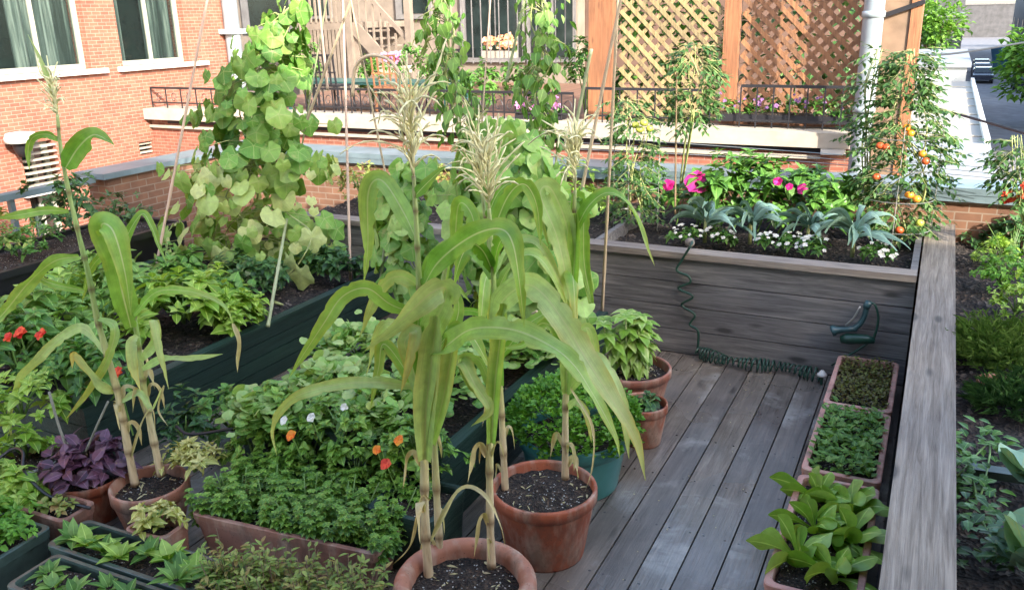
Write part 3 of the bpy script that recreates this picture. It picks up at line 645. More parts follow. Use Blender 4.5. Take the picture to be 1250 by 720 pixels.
# ---- house behind terrace
HY=17.0
t=thing('rear_house',(-8,HY,ZG),'pale beige house with wooden stair and glass doors behind the terrace','house')
xa=PY(330,40,HY).x; xb=PY(705,40,HY).x; xc=PY(1100,40,HY).x
b=MB(); b.box((xa-3,HY,ZG),(xb,HY+5,8)); b.build('wall','beige_wood',t)
b=MB(); b.box((xb+.01,HY+.4,ZG),(xc-.3,HY+5,8)); b.build('wall','dark_brick_wall',t,label='dark brick wing of the house')
def rect(t,name,x0,y0,x1,y1,Y,mat,th=.05,**k):
    p=PY(x0,y1,Y);q=PY(x1,y0,Y); b=MB(); b.box((p.x,Y-th,p.z),(q.x,Y,q.z)); return b.build(name,mat,t,**k)
wo=rect(t,'window',486,-40,526,24,HY-.01,'grey_wood',.08); rect(wo,'pane',492,-38,520,17,HY-.1,'dark_window',.01)
wo=rect(t,'glass_door',566,-40,640,76,HY-.01,'grey_wood',.08); rect(wo,'pane',571,-38,602,70,HY-.1,'dark_window',.01); rect(wo,'pane',607,-38,636,70,HY-.1,'dark_window',.01)
wo=rect(t,'glass_door',645,-40,703,76,HY-.01,'grey_wood',.08); rect(wo,'pane',649,-38,672,70,HY-.1,'dark_window',.01); rect(wo,'pane',677,-38,699,70,HY-.1,'dark_window',.01)
wo=rect(t,'window',300,-60,352,40,HY-.01,'grey_wood',.08); rect(wo,'pane',306,-58,346,32,HY-.1,'dark_window',.01)
wo=rect(t,'door',356,-60,400,24,HY-.01,'grey_wood',.06); rect(wo,'pane',360,-58,395,20,HY-.08,'dark_window',.01)
# wooden porch + stair
HS=HY-2.2
t=thing('wooden_porch',(PY(420,60,HS).x,HS,ZG),'weathered beige wooden porch with stairs climbing the rear house','porch')
zf=PY(400,28,HS).z; zlow=PY(400,100,HS).z
x0=PY(362,30,HS).x; x1=PY(430,30,HS).x; x2=PY(500,30,HS).x
b=MB(); b.box((x0,HS,zf-.12),(x1,HY-.1,zf)); b.build('landing','beige_wood',t)
for X in (x0+.05,x1-.05,x2): b=MB(); b.beam((X,HS-.02,ZG),(X,HS-.02,zf+1.1),.13,.13); b.build('post','beige_wood',t)
for k in range(11):
    b=MB(); f=k/10; X=x1+(x2-x1)*f; z=zf-f*1.5; b.box((X,HS+.05,z-.2),(X+.22,HS+1.0,z-.16)); b.build('stair_tread','beige_wood',t)
b=MB(); b.beam((x1,HS,zf-.05),(x2+.2,HS,zf-1.55),.06,.26); b.beam((x1,HS,zf+.9),(x2+.2,HS,zf-.6),.06,.08); b.beam((x0,HS,zf+1.0),(x1,HS,zf+1.0),.06,.08)
for k in range(12): X=x0+(x1-x0)*k/11; b.beam((X,HS,zf),(X,HS,zf+.96),.035,.035)
for k in range(9): f=k/8; X=x1+(x2-x1)*f; b.beam((X,HS,zf-f*1.5),(X,HS,zf+.9-f*1.5),.035,.035)
b.build('banister','beige_wood',t)
b=MB()
for k in range(16): X=x0+(x1-x0)*k/15; b.box((X,HS+.02,zlow-1),(X+.11,HS+.05,zf-.14))
b.build('skirt_boards','beige_wood',t)
# ---- big grey pipe and wooden utility pole at right
pb=PY(1058,100,TY-.35)
t=thing('drain_pipe',(pb.x,TY-.35,ZG),'thick pale blue grey pipe standing right of the orange lattice panel','pipe')
b=MB(); b.tube([(pb.x,TY-.35,ZG),(pb.x,TY-.35,0),(pb.x,TY-.35,2),(pb.x,TY-.35,6)],.095,k=16); b.build('pipe','pipe_metal',t,True)
for z in (1.1,2.0): b=MB(); b.lathe((pb.x,TY-.35,z),[(.09,0),(.108,.005),(.108,.06),(.09,.065)],16); b.build('collar','grey_metal',t,True)
pp=PY(1092,100,TY+.1)
t=thing('utility_pole',(pp.x,TY+.1,ZG),'rough square brown wooden utility pole beside the grey pipe','pole')
b=MB(); b.box((pp.x-.16,TY-.05,ZG),(pp.x+.08,TY+.2,7)); b.build('pole','pole_wood',t)
b=MB(); b.box((pp.x+.085,TY-.07,ZG),(pp.x+.19,TY+.22,7)); b.build('corner_board','cedar',t)
for z in (2.35,2.0): b=MB(); b.beam((pp.x-.2,TY-.08,z),(pp.x+.2,TY-.08,z+.14),.03,.045); b.build('strap','dark_iron',t)
# cables
def cable(px,label,r=.012,mat='dark_iron'):
    pts=[PY(*q) for q in px]; b=MB(); b.tube(catmull(pts,6),r,k=5); o=b.build('cable',mat); return tag(o,label,'cable')
cable([(1110,130,9.5),(1140,132,9.2),(1200,148,8.8),(1262,166,8.4)],'black cable sagging across the view of the alley at right')
cable([(1110,68,16),(1160,66,18),(1215,58,20),(1262,50,22)],'thin cable crossing above the pale roof near the alley',.02)
for i,yy in enumerate((188,194,200)):
    cable([(700,yy-22+i*2,6.6),(900,yy-8,6.55),(1060,yy+4,6.5),(1262,yy+22,6.4)],['uppermost thin wire strung above the metal coping','middle thin wire strung above the metal coping','lowest thin wire strung above the metal coping'][i],.003,'wire_metal')
# ---- alley side
t=thing('flat_roof_building',(0,35,ZG),'low building with a sunlit cream flat roof beside the alley','building')
A=PZ(1118,214,-2);B_=PZ(1232,214,-2);Cc=PZ(1190,76,-2);D=PZ(1100,76,-2)
def prism(b,pts,z0,z1):
    n_=len(pts); vs=[(p.x,p.y,z0) for p in pts]+[(p.x,p.y,z1) for p in pts]
    b.add(vs,[tuple(range(n_-1,-1,-1)),tuple(range(n_,2*n_))]+[(i,(i+1)%n_,n_+(i+1)%n_,n_+i) for i in range(n_)])
XR=A.x+1.75; D=V((-3,56,-2)); A2=V((-3,18,-2)); B2=V((XR,18,-2)); Cc=V((XR,56,-2))
b=MB(); prism(b,[A2,B2,Cc,D],ZG,-2); b.build('wall','roof_white',t)
b=MB(); b.box((-3,17.9,-1.998),(XR+.1,30,-1.93)); b.build('roof_flashing','roof_blue',t)
b=MB(); b.box((XR-.06,30.01,-1.998),(XR+.1,56,-1.80)); b.build('roof_edge','white_paint',t)
for k in range(7): b=MB(); b.box((-2.9,32+k*3.3,-1.997),(XR-.07,32.15+k*3.3,-1.96)); b.build('roof_seam','cream_stone',t)
t=thing('garage',(-.5,62,ZG),'white roofed garage farther up the alley','garage')
b=MB(); b.box((-8,57,ZG),(XR-.3,75,-1.3)); b.build('wall','white_paint',t)
b=MB(); b.box((-8.2,56.8,-1.298),(XR-.1,75.2,-1.05)); b.build('roof','roof_blue',t)
# alley tree
def tree(x,y,h,r,label,n=1800,L=.5):
    t=thing('tree',(x,y,ZG),label,'tree'); b=MB(); b.tube([(x,y,ZG),(x+.1,y,ZG+h*.3),(x-.1,y,ZG+h*.55)],.22,.12,8)
    for k in range(5): d=hdir(); b.tube([(x,y,ZG+h*.45),(x+d.x*r*.4,y+d.y*r*.4,ZG+h*.6),(x+d.x*r*.7,y+d.y*r*.7,ZG+h*.75)],.1,.04,6)
    b.build('trunk','woody_stem',t,True); f=MB()
    for k in range(9): d=rdir(-.6,1); c=V((x,y,ZG+h*.66))+V((d.x*r*.6,d.y*r*.6,d.z*h*.3)); clump(f,c,r*.5,r*.5,h*.2,n//9,L,L*.6,fn='quad',zmin=-1,inner=.3)
    f.build('crown','tree_leaf',t)
p=PY(1141,20,82); tree(p.x,82,7.6,2.6,'bright green tree beyond the white roofed garage')
p=PY(1240,30,60); tree(p.x+1.5,60,5.5,2.2,'olive green tree overhanging the right side of the alley',1200)
p=PY(1190,5,150); tree(p.x-9,150,10,4,'distant tree at the far end of the alley',900,.9)
tree(-16,110,11,5,'broad distant tree behind the garage roofs',1200,.9)
tree(22,170,12,6,'distant tree right of the alley end',900,1.0)
# far alley buildings
def bldg(x0,y0,x1,y1,h,mat,label,nw=3):
    t=thing('alley_building',((x0+x1)/2,y0,ZG),label,'building'); b=MB(); b.box((x0,y0,ZG),(x1,y1,ZG+h)); b.build('wall',mat,t)
    b=MB(); b.box((x0-.15,y0-.15,ZG+h+.002),(x1+.15,y1+.15,ZG+h+.3)); b.build('roof','grey_wood',t)
    xs=x0-.02 if x0>5 else x1+.02
    for k in range(nw):
        for z in (1.2,3.8):
            if z+1.3<h: yy=y0+(y1-y0)*(k+.5)/nw; b=MB(); b.box((xs-.03,yy-.6,ZG+z),(xs+.03,yy+.6,ZG+z+1.3)); b.build('window','dark_window',t)
bldg(7.6,46,14,75,7.5,'grey_wood','grey building with dark windows on the right side of the alley',5)
bldg(7.9,78,16,110,9,'beige_wood','tan building farther up the right side of the alley',5)
bldg(8.4,113,18,160,8,'far_grey','dark grey building near the far right end of the alley',5)
bldg(-12,95,1.0,120,6,'far_grey','grey garage block on the left side of the alley beyond the tree',4)
bldg(-14,126,1.2,170,8.5,'far_grey','dark grey building at the far left end of the alley',4)
bldg(-6,230,18,245,7,'far_grey','low grey building closing the far end of the alley',4)
def car(x,y,mat,label):
    t=thing('parked_car',(x,y,ZG),label,'car','cars parked along the alley'); b=MB()
    prof=[(-2.1,.35),(-2.1,.8),(-1.2,.95),(-.6,1.4),(.9,1.42),(1.6,.98),(2.1,.9),(2.1,.35)]; n_=len(prof)
    vs=[(x+s_*.85*(.8 if z>1.2 else 1),y+a_,ZG+z) for s_ in(-1,1) for a_,z in prof]
    b.add(vs,[tuple(range(n_)),tuple(range(2*n_-1,n_-1,-1))]+[(i,n_+i,n_+(i+1)%n_,(i+1)%n_) for i in range(n_)]); b.build('body',mat,t)
    g=MB(); g.add([(x+s_*.7,y-1.19+q*.55,ZG+.985+q*.38) for q in(0,1) for s_ in(-1,1)],[(0,1,3,2)]); g.box((x-.80,y-.55,ZG+1.0),(x+.80,y+.9,ZG+1.3)); g.build('window','dark_window',t)
    for sx in(-.8,.8):
        for sy in(-1.35,1.35): w_=MB(); w_.tube([(x+sx-.1,y+sy,ZG+.33),(x+sx+.1,y+sy,ZG+.33)],.33,k=14); w_.build('wheel','black_plastic',t)
car(3.2,96,'car_dark','dark parked car nearest in the alley'); car(3.3,103,'car_silver','silver car parked behind the dark cars in the alley'); car(3.4,110,'car_dark','dark car parked behind the silver car'); car(6.2,88,'car_dark','dark parked car on the right kerb of the alley')
p=PZ(1224,84,ZG)
t=thing('rubbish_bin',(p.x,p.y,ZG),'blue wheeled rubbish bin standing in the alley','bin')
b=MB(); b.lathe((p.x,p.y,ZG),[(1.0,0),(1.5,2.2),(1.35,2.2)],4); b.build('body','bin_blue',t)
b=MB(); b.lathe((p.x,p.y,ZG+2.203),[(1.55,0),(1.5,.2),(.01,.35)],4); b.build('lid','bin_blue',t)
# ================================================================== PLANTER BEDS
PT=.665  # top of far planter
YF=5.11
t=thing('raised_planter',(-2.4,YF,0),'long weathered grey wooden planter across the far end of the deck','planter')
b=MB(); x0=-4.62
hb=(PT-.03)/4
for k in range(4): b.box((x0,YF,.004+k*hb),(-.012,YF+.035,.004+(k+1)*hb-.006),R())
b.box((x0,YF+.036,.0),(-.012,YF+.05,PT-.04),.1); b.build('front_boards','planter_wood',t)
b=MB(); b.box((x0-.02,YF-.03,PT-.028),(-.012,YF+.10,PT+.012),.6); b.build('cap_rail','cap_wood',t)
b=MB(); b.box((-1.98,YF+.10,.3),(-1.94,PYB-.03,PT),.4); b.build('divider','planter_wood',t)
b=MB(); b.box((-.05,YF+.10,.3),(-.012,PYB-.03,PT-.02),.3); b.build('end_board','planter_wood',t)
b=MB(); b.box((x0,PYB-.045,.0),(-.012,PYB-.01,PT-.05),.2); b.build('back_board','side_wood',t)
def soilsheet(x0,y0,x1,y1,z,amp=.02,st=.06,mat='soil',par=None,name='soil'):
    b=MB(); nx=max(2,int((x1-x0)/st)); ny=max(2,int((y1-y0)/st)); vs=[(x0+(x1-x0)*i/nx,y0+(y1-y0)*j/ny,z+U(-amp,amp)) for j in range(ny+1) for i in range(nx+1)]
    b.add(vs,[(j*(nx+1)+i,j*(nx+1)+i+1,(j+1)*(nx+1)+i+1,(j+1)*(nx+1)+i) for j in range(ny) for i in range(nx)]); return b.build(name,mat,par,True)
soilsheet(x0+.02,YF+.051,-.013,PYB-.046,PT-.09,mat='mulch',par=t)
# right bed
RB=.645
t=thing('raised_bed',(.1,3,0),'deep raised bed with a broad weathered grey cap board along the right side','raised bed')
b=MB(); b.box((.0,-.45,RB-.045),(.184,6.62,RB),.5); b.build('cap_board','rail_wood',t)
b=MB()
for k in range(4): b.box((.012,-.45,.0+k*.149),(.05,6.62,.146+k*.149),R())
b.build('side_boards','side_wood',t)
b=MB(); b.box((.15,-.45,0),(.178,6.62,RB-.047),.3); b.build('inner_boards','side_wood',t)

b=MB(); b.box((3.1,-.45,0),(3.15,6.62,RB-.02),.4); b.build('outer_board','side_wood',t)
soilsheet(.179,-.4,3.1,PYB-.01,.49,.025,.06,'mulch',t)
# left green bed
def greenbed(x0,y0,x1,y1,z,label,name='green_planter',nb=4):
    t=thing(name,((x0+x1)/2,(y0+y1)/2,0),label,'planter'); th=.03
    def wall(a,c,nm):
        b=MB(); h=(z-.02)/nb
        for k in range(nb): b.box((a[0],a[1],.004+k*h),(c[0],c[1],.004+(k+1)*h-.004),R())
        b.build('side_board','green_board',t)
    wall((x1-th,y0),(x1,y1),'r'); wall((x0,y0),(x0+th,y1),'l'); wall((x0+th,y0),(x1-th,y0+th),'n'); wall((x0+th,y1-th),(x1-th,y1),'f')
    b=MB(); b.box((x1-th-.02,y0-.01,z-.018),(x1+.012,y1,z),.8); b.box((x0-.012,y0-.01,z-.018),(x0+th+.02,y1,z),.8); b.box((x0+th+.021,y0-.01,z-.018),(x1-th-.021,y0+th,z),.7); b.build('rim','green_board',t)
    soilsheet(x0+th,y0+th,x1-th,y1-th,z-.07,mat='mulch',par=t); return t
greenbed(-5.35,2.45,-3.52,5.08,.36,'dark green wooden planter on the left holding the cucumber vine')
greenbed(-2.79,2.72,-1.70,4.72,.36,'dark green wooden planter in the middle behind the corn pots')
# black planter box behind the left bed
p=PZ(100,345,.6)
t=thing('black_planter',(-6.0,4.2,0),'black plastic planter box standing by the parapet at far left','planter')
b=MB(); b.box((-6.15,2.6,0),(-5.50,5.0,.50)); b.box((-6.18,2.57,.501),(-6.13,5.03,.55)); b.box((-5.52,2.57,.501),(-5.47,5.03,.55)); b.box((-6.129,4.98,.501),(-5.521,5.03,.55)); b.box((-6.129,2.57,.501),(-5.521,2.62,.55)); b.build('box','black_plastic',t)
soilsheet(-6.12,2.63,-5.53,4.97,.52,.01,.08,par=t)
# ================================================================== POTS
def pot(name,c,r,h,label,mat='terracotta',soilz=.03,cat='pot',rim=.045,taper=.74,sx=1,group=None,sm='soil',lip=0):
    c=V(c); t=thing(name,c,label,cat,group); b=MB(); q=r*.06
    if lip: b.lathe(c,[(r*.3,0),(r*.72,0),(r*.86,h*.35),(r*.97,h*.7),(r*.995,h*.82),(r,h*.88),(r*.985,h*.94),(r*.95,h*.98),(r*.90,h),(r*.84,h-.002),(r*(1-lip),h-.012),(r*(.98-lip),h-.03),(r*(.98-lip),h*.5)],56,1,sx,wob=.01)
    else: b.lathe(c,[(r*taper*.3,0),(r*taper,0),(r*taper*1.02,.01),(r*.94,h-rim-.012),(r*.955,h-rim),(r,h-rim+.004),(r*1.0,h-.008),(r*.985,h),(r*.93,h),(r*.915,h-.01),(r*.87,h*.5),(r*.8,h*.3)],56,1,sx)
    b.build('body',mat,t,True)
    s=MB(); k=36; rr=r*(.905 if not lip else .985-lip); z=c.z+h-soilz; vs=[V((c.x,c.y,z+.01))]
    for ring in range(1,9):
        for j in range(k): a=2*math.pi*j/k; f=ring/8; vs.append(V((c.x+math.cos(a)*rr*f,c.y+math.sin(a)*rr*f*sx,z+U(-.006,.006)+.008*(1-f))))
    fs=[(0,1+j,1+(j+1)%k) for j in range(k)]+[(1+(i)*k+j,1+(i+1)*k+j,1+(i+1)*k+(j+1)%k,1+i*k+(j+1)%k) for i in range(7) for j in range(k)]
    s.add(vs,fs); s.build('soil',sm,t,True); return t
c1=PZ(567,702,.30); c1=V((c1.x,c1.y,0)); pot('terracotta_pot',c1,.245,.30,'wide rounded terracotta pot holding corn at the bottom centre edge','terracotta_wide',.06,rim=.07,taper=.8,lip=.22)
c2=PZ(664,592,.30); c2=V((c2.x,c2.y,0)); pot('terracotta_pot',c2,.215,.30,'terracotta pot with white-flecked soil behind the front corn pot','terracotta',.04,rim=.05)
c3=PZ(772,447,.24); c3=V((c3.x,c3.y,0)); pot('terracotta_pot',c3,.215,.24,'glossy red-brown pot with a bushy basil at the planter corner','terracotta_plastic',.05,rim=.045)
c4=PZ(785,495,.20); c4=V((c4.x,c4.y,0)); pot('terracotta_pot',c4,.125,.22,'small terracotta pot half hidden between the teal pot and basil pot','terracotta',.04)
c5=PZ(700,524,.27); c5=V((c5.x,c5.y,0)); pot('teal_pot',c5,.255,.27,'round teal plastic tub full of curly parsley','teal_plastic',.04,rim=.06,taper=.8)
c6=PZ(182,588,.21); c6=V((c6.x,c6.y,0)); pot('terracotta_pot',c6,.165,.21,'terracotta pot with two corn stalks at lower left','terracotta_wide',.05,rim=.06)
c7=PZ(100,582,.20); c7=V((c7.x,c7.y+.03,0)); pot('terracotta_pot',c7,.16,.20,'orange terracotta pot under the purple-leaved plant','terracotta',.03)
c8=PZ(26,562,.22); c8=V((c8.x,c8.y+.03,0)); pot('stone_pot',c8,.18,.23,'rough grey stone-look pot at the left edge of the picture','stone_pot',.03,taper=.85)
c9=PZ(1218,470,.53); pot('clay_pot',(c9.x,c9.y,.49),.085,.06,'small clay pot sunk in the dark soil of the right bed','terracotta',.02)
# troughs: open-top box with rim
def trough(name,cx,cy,w,l,h,ang,label,mat,z0=0,th=.012,lip=.018,group=None,ridge=True,soil='soil'):
    t=thing(name,(cx,cy,z0),label,'planter',group); m=Matrix.Rotation(ang,3,'Z'); o=V((cx,cy,z0)); b=MB()
    def ring(hw,hl,z,rc=.03):
        out=[]
        for sx,sy,a0 in((1,1,0),(-1,1,90),(-1,-1,180),(1,-1,270)):
            for k in range(5): a=rad(a0+k*22.5); out.append(o+m@V((sx*(hw-rc)+rc*math.cos(a),sy*(hl-rc)+rc*math.sin(a),z)))
        return out
    hw,hl=w/2,l/2
    P=[(hw*.86,hl*.94,0),(hw*.96,hl*.985,h-.045)]
    if ridge: P+=[(hw*.985,hl*.99,h-.043),(hw*.985,hl*.99,h-.025),(hw,hl,h-.023)]
    P+=[(hw,hl,h-.003),(hw-.004,hl-.004,h),(hw-lip,hl-lip,h),(hw-lip-.003,hl-lip-.003,h-.01),(hw*.85,hl*.93,.02)]
    vs=[];
    for q in P: vs+=ring(*q)
    n_=20; fs=[(i*n_+j,i*n_+(j+1)%n_,(i+1)*n_+(j+1)%n_,(i+1)*n_+j) for i in range(len(P)-1) for j in range(n_)]; fs.append(tuple(range(n_-1,-1,-1)))
    b.add(vs,fs); b.build('body',mat,t)
    s=MB(); nx,ny=max(3,int(w/.035)),max(3,int(l/.035)); a,c=hw-lip-.01,hl-lip-.01
    vs=[o+m@V((-a+2*a*i/nx,-c+2*c*j/ny,h-.035+U(-.006,.006))) for j in range(ny+1) for i in range(nx+1)]
    s.add(vs,[(j*(nx+1)+i,j*(nx+1)+i+1,(j+1)*(nx+1)+i+1,(j+1)*(nx+1)+i) for j in range(ny) for i in range(nx)]); s.build('soil',soil,t,True)
    return t
G='terracotta window boxes along the right bed'
PW=.325
RBX=[(4.63,.70),(3.90,.72),(3.08,.84),(2.18,.88)]
for (yc,l),lb in zip(RBX,('farthest terracotta window box, with low brownish sedum','second terracotta window box, with small round green leaves','terracotta window box full of large light green salad leaves','nearest terracotta window box, cut by the bottom edge of the picture')):
    trough('window_box',-.205,yc,PW,l,.19,0,lb,'pink_plastic',group=G,lip=.024)
MT=trough('long_trough',-2.13,2.35,.86,.34,.21,rad(5),'long brown trough full of dense mint in front of the middle planter','trough_plastic')
trough('long_trough',-3.36,1.98,.72,.17,.19,rad(1),'brown terracotta trough at lower left under the grey pot','trough_plastic')
trough('green_tray',-2.565,1.885,.76,.20,.18,rad(1),'dark green tray with seedlings, behind the nearest tray','green_tray_plastic',ridge=True)
trough('green_tray',-2.49,1.66,.72,.22,.18,rad(1),'dark green tray with sprouting seedlings at the bottom edge','green_tray_plastic')
trough('herb_box',-2.63,2.05,.21,.15,.19,rad(3),'small square brown pot of yellow-green herb squeezed before the left corn pot','trough_plastic')
trough('green_tray',-3.23,1.73,.42,.28,.18,rad(2),'dark green tub of pale lettuce at lower left corner','green_tray_plastic')
trough('long_trough',-1.82,1.88,.56,.27,.18,rad(3),'brown trough with straggly olive herbs at the bottom edge','trough_plastic')
# dark tub behind corn, mid bottom
trough('dark_tub',-1.72,2.56,.30,.30,.26,0,'dark green tub squeezed between mint trough and corn pots','green_board')
# ================================================================== CORN
def stalk(b,pts,r0=.015,r1=.006):
    P=catmull([V(p) for p in pts],9)
    b.tube(P,r0*.95,r1,10,rf=lambda t,i:(1.2 if i%7==0 else 1.16-.035*(i%7)),nf=lambda i:1.0 if i%7==0 else 0)
def tassel(b,base,n,L,spread=.6,lean=V((0,0,0))):
    base=V(base); top=base+V((lean.x,lean.y,L)); b.tube([base,base.lerp(top,.3),base.lerp(top,.6)+V((U(-.01,.01),U(-.01,.01),0)),top],.0045,.002,5)
    for k in range(n):
        s=base.lerp(top,U(.0,.6)); up_=U(.5,2.2); d=(hdir()*spread*U(.4,1)+V((0,0,up_))).normalized(); l=L*U(.35,.8); sag=U(.2,.75)*(1.4-up_*.4); w0=hdir()*U(0,.12); pts=[s]
        for q in range(1,9): u=q/8; pts.append(s+d*l*u+V((0,0,-sag*l*u*u))+w0*l*math.sin(u*4))
        b.tube(pts,.0040,.0022,4,rf=lambda t,i:1.5 if i%2 else .6)
def gcorn(base_pts,leaves,label,Y,tas=None,extra_dry=(),r0=.016,nrand=0,zr=(.6,1.3),sheath=()):
    pts=[PY(x,y,Y+dy) for x,y,dy in base_pts]; t=thing('corn_plant',pts[0],label,'corn plant','potted corn plants')
    b=MB(); stalk(b,pts,r0); b.build('stalk','corn_stalk',t,True)
    for lf in leaves:
        p=[PY(x,y,Y+dy) for x,y,dy in lf[0]]; W=lf[1]; tw=lf[2] if len(lf)>2 else (.5,.5); rr=lf[3] if len(lf)>3 else R(); ye=lf[4] if len(lf)>4 else .15
        b=MB(); b.ribbon(p,W*.78,tw,rr,ye,sub=8,rip=U(.16,.34),fold=U(.15,.5),tww=U(.15,.5),rag=True); b.build('leaf','corn_leaf',t,True)
    for lf in sheath:
        p=[PY(x,y,Y+dy) for x,y,dy in lf[0]]; b=MB(); b.ribbon(p,lf[1],(.1,.3),lf[2],lf[3],fold=.9,rip=.08,sub=6,prof=lambda u:.5+.6*math.sin(math.pi*min(1,u*.8+.05)) if u<.93 else .5); b.build('leaf_sheath','corn_leaf',t,True)
    for lf in extra_dry:
        p=[PY(x,y,Y+dy) for x,y,dy in lf[0]]; b=MB(); b.ribbon(p,lf[1],(.3,1.2),R(),0,fold=.8,rip=.4,sub=6); b.build('dry_leaf','corn_dry',t,True)
    for k in range(4):
        z=pts[0].z+U(.05,.55); q=0
        while q<len(pts)-2 and pts[q+1].z<z: q+=1
        o=pts[q].lerp(pts[q+1],(z-pts[q].z)/(pts[q+1].z-pts[q].z+1e-6)); h=hdir(); L=U(.08,.2)
        b=MB(); b.ribbon([o+h*.012,o+h*.03+V((0,0,L*.3)),o+h*L*.35+V((0,0,L*.15)),o+h*L*.45-V((0,0,L*.5))],U(.012,.028),(.2,1.6),R(),0,fold=.7,rip=.5,sub=5); b.build('dry_leaf','corn_dry',t,True)
    for k in range(nrand):
        z=U(*zr); a=U(0,6.28); s=None
        for q in range(len(pts)-1):
            if pts[q].z<=z<=pts[q+1].z: s=pts[q].lerp(pts[q+1],(z-pts[q].z)/(pts[q+1].z-pts[q].z))
        if s is None: continue
        h=V((math.cos(a),math.sin(a),0)); L=U(.22,.40); P=[s+h*L*u*.8+V((0,0,L*(1.9*u-2.1*u*u))) for u in(0,.2,.45,.7,1)]
        b=MB(); b.ribbon(P,U(.035,.055),(.5,.9),R(),U(.1,.6),sub=7,rip=.3,fold=.4,tww=.4,rag=True); b.build('leaf','corn_leaf',t,True)
    if tas:
        b=MB(); tassel(b,pts[-1],*tas); b.build('tassel','tassel',t,True)
    return t
# front pot, Y ~2.3
YA=c1.y+.02
gcorn([(524,712,0),(519,640,0),(518,560,.01),(517,470,0),(514,400,0),(511,330,0),(508,270,0),(505,215,0)],[
 ([(516,352,0),(531,325,-.02),(555,302,-.06),(585,284,-.10),(612,280,-.13),(626,298,-.16),(634,345,-.17),(640,400,-.17)],.085,(.5,.2),.25),
 ([(508,292,0),(494,262,.03),(472,226,.06),(458,220,.06),(449,240,.05),(449,300,.04),(444,346,.03)],.075,(.1,.1),.6),
 ([(506,240,0),(520,225,-.01),(536,210,-.03),(545,203,-.04)],.045,(.2,.5),.1),
 ([(516,385,0),(478,372,-.05),(448,352,-.1),(418,362,-.14),(395,395,-.18),(372,430,-.2),(352,462,-.22)],.065,(.5,.2),.5),
 ([(518,420,0),(545,360,-.08),(530,355,-.12),(490,390,-.16),(445,428,-.18)],.10,(.2,.5),.9),
 ([(517,430,0),(540,425,-.05),(575,402,-.1),(625,402,-.14),(672,422,-.18),(700,445,-.2),(722,478,-.2),(750,530,-.2),(757,560,-.2)],.085,(.55,.3),.6),
 ([(517,474,0),(470,467,-.06),(422,468,-.12),(372,479,-.16),(344,497,-.18),(332,525,-.18),(338,556,-.18)],.05,(.4,.1),.85,.3),
 ([(516,500,0),(504,450,-.03),(494,418,-.06),(508,404,-.08),(500,440,-.1),(489,480,-.1)],.06,(.2,.5),.9,.8),
 ],'front corn plant with the tallest pale tassel, in the wide front pot',YA,(54,.36,.85),
 [([(524,610,0),(516,605,-.02),(508,630,-.04),(500,665,-.05),(478,690,-.05)],.012),([(526,660,0),(560,600,-.04),(590,605,-.06),(610,640,-.06),(617,668,-.06)],.018)],.017,3,(.85,1.4),[([(519,560,-.02),(520,500,-.03),(527,440,-.04),(533,385,-.06)],.07,.85,.35),([(527,540,-.01),(540,490,-.02),(550,440,-.03),(556,400,-.04)],.05,.8,.6),([(517,470,-.02),(510,420,-.03),(512,370,-.03)],.045,.3,.1)])
gcorn([(539,700,.05),(535,640,.05),(531,560,.05),(528,480,.05),(530,420,.05),(536,370,.05),(545,320,.05)],[
 ([(530,470,.05),(560,440,0),(580,470,-.03),(597,500,-.05),(575,520,-.05)],.06,(.3,.5),.8,.5),
 ([(529,500,.05),(545,430,.1),(560,380,.14),(556,350,.16),(575,370,.17)],.06,(.3,.3),.4),
 ([(528,520,.05),(506,470,0),(470,420,-.02),(462,450,-.03),(452,500,-.03)],.055,(.2,.2),.4,.4)],
 'slender middle corn stalk of the front pot, leaning against its neighbours',YA+.05,None,(),.015,3,(.7,1.2))
gcorn([(600,692,.0),(598,620,.0),(598,540,.0),(602,460,.0),(604,380,.0),(600,300,.0),(597,255,.0)],[
 ([(602,410,0),(612,370,-.03),(640,348,-.06),(662,358,-.1),(690,395,-.13),(714,435,-.16),(748,488,-.2),(776,535,-.24),(788,586,-.27)],.095,(.35,.1),.95,.6),
 ([(601,340,0),(585,300,.05),(575,260,.08),(560,250,.1),(556,300,.1),(560,345,.1)],.06,(.2,.3),.5),
 ([(602,480,0),(585,440,-.04),(565,440,-.05),(575,470,-.08),(600,500,-.1)],.05,(.4,.4),.7),
 ([(599,290,0),(620,240,.05),(640,225,.08),(655,250,.1),(660,300,.1)],.055,(.2,.4),.3)],
 'right corn plant of the front pot with a leaf sweeping right over the deck',YA+.1,(40,.28,.95),
 [([(598,560,0),(608,540,-.02),(616,560,-.03)],.012)],.015,3,(.85,1.4),[([(600,540,-.02),(604,470,-.03),(611,410,-.03),(616,370,-.04)],.045,.6,.4)])
YB=c2.y
gcorn([(617,602,-.03),(614,540,-.03),(611,480,-.03),(607,410,-.03),(604,350,0),(596,290,0),(588,235,0)],[
 ([(608,440,-.03),(640,400,-.02),(668,380,-.02),(690,360,-.04),(700,380,-.05)],.05,(.3,.5),.4),
 ([(606,400,0),(580,380,.05),(550,385,.08),(530,420,.1)],.05,(.5,.3),.2),
 ([(600,330,0),(570,300,.05),(548,310,.1),(545,350,.1)],.055,(.3,.2),.5)],
 'left corn plant of the second pot, with a loose feathery tassel',YB,(52,.32,1.0),(),.015,3,(.9,1.45),[([(611,470,-.04),(606,410,-.05),(600,360,-.05)],.045,.4,.3)])
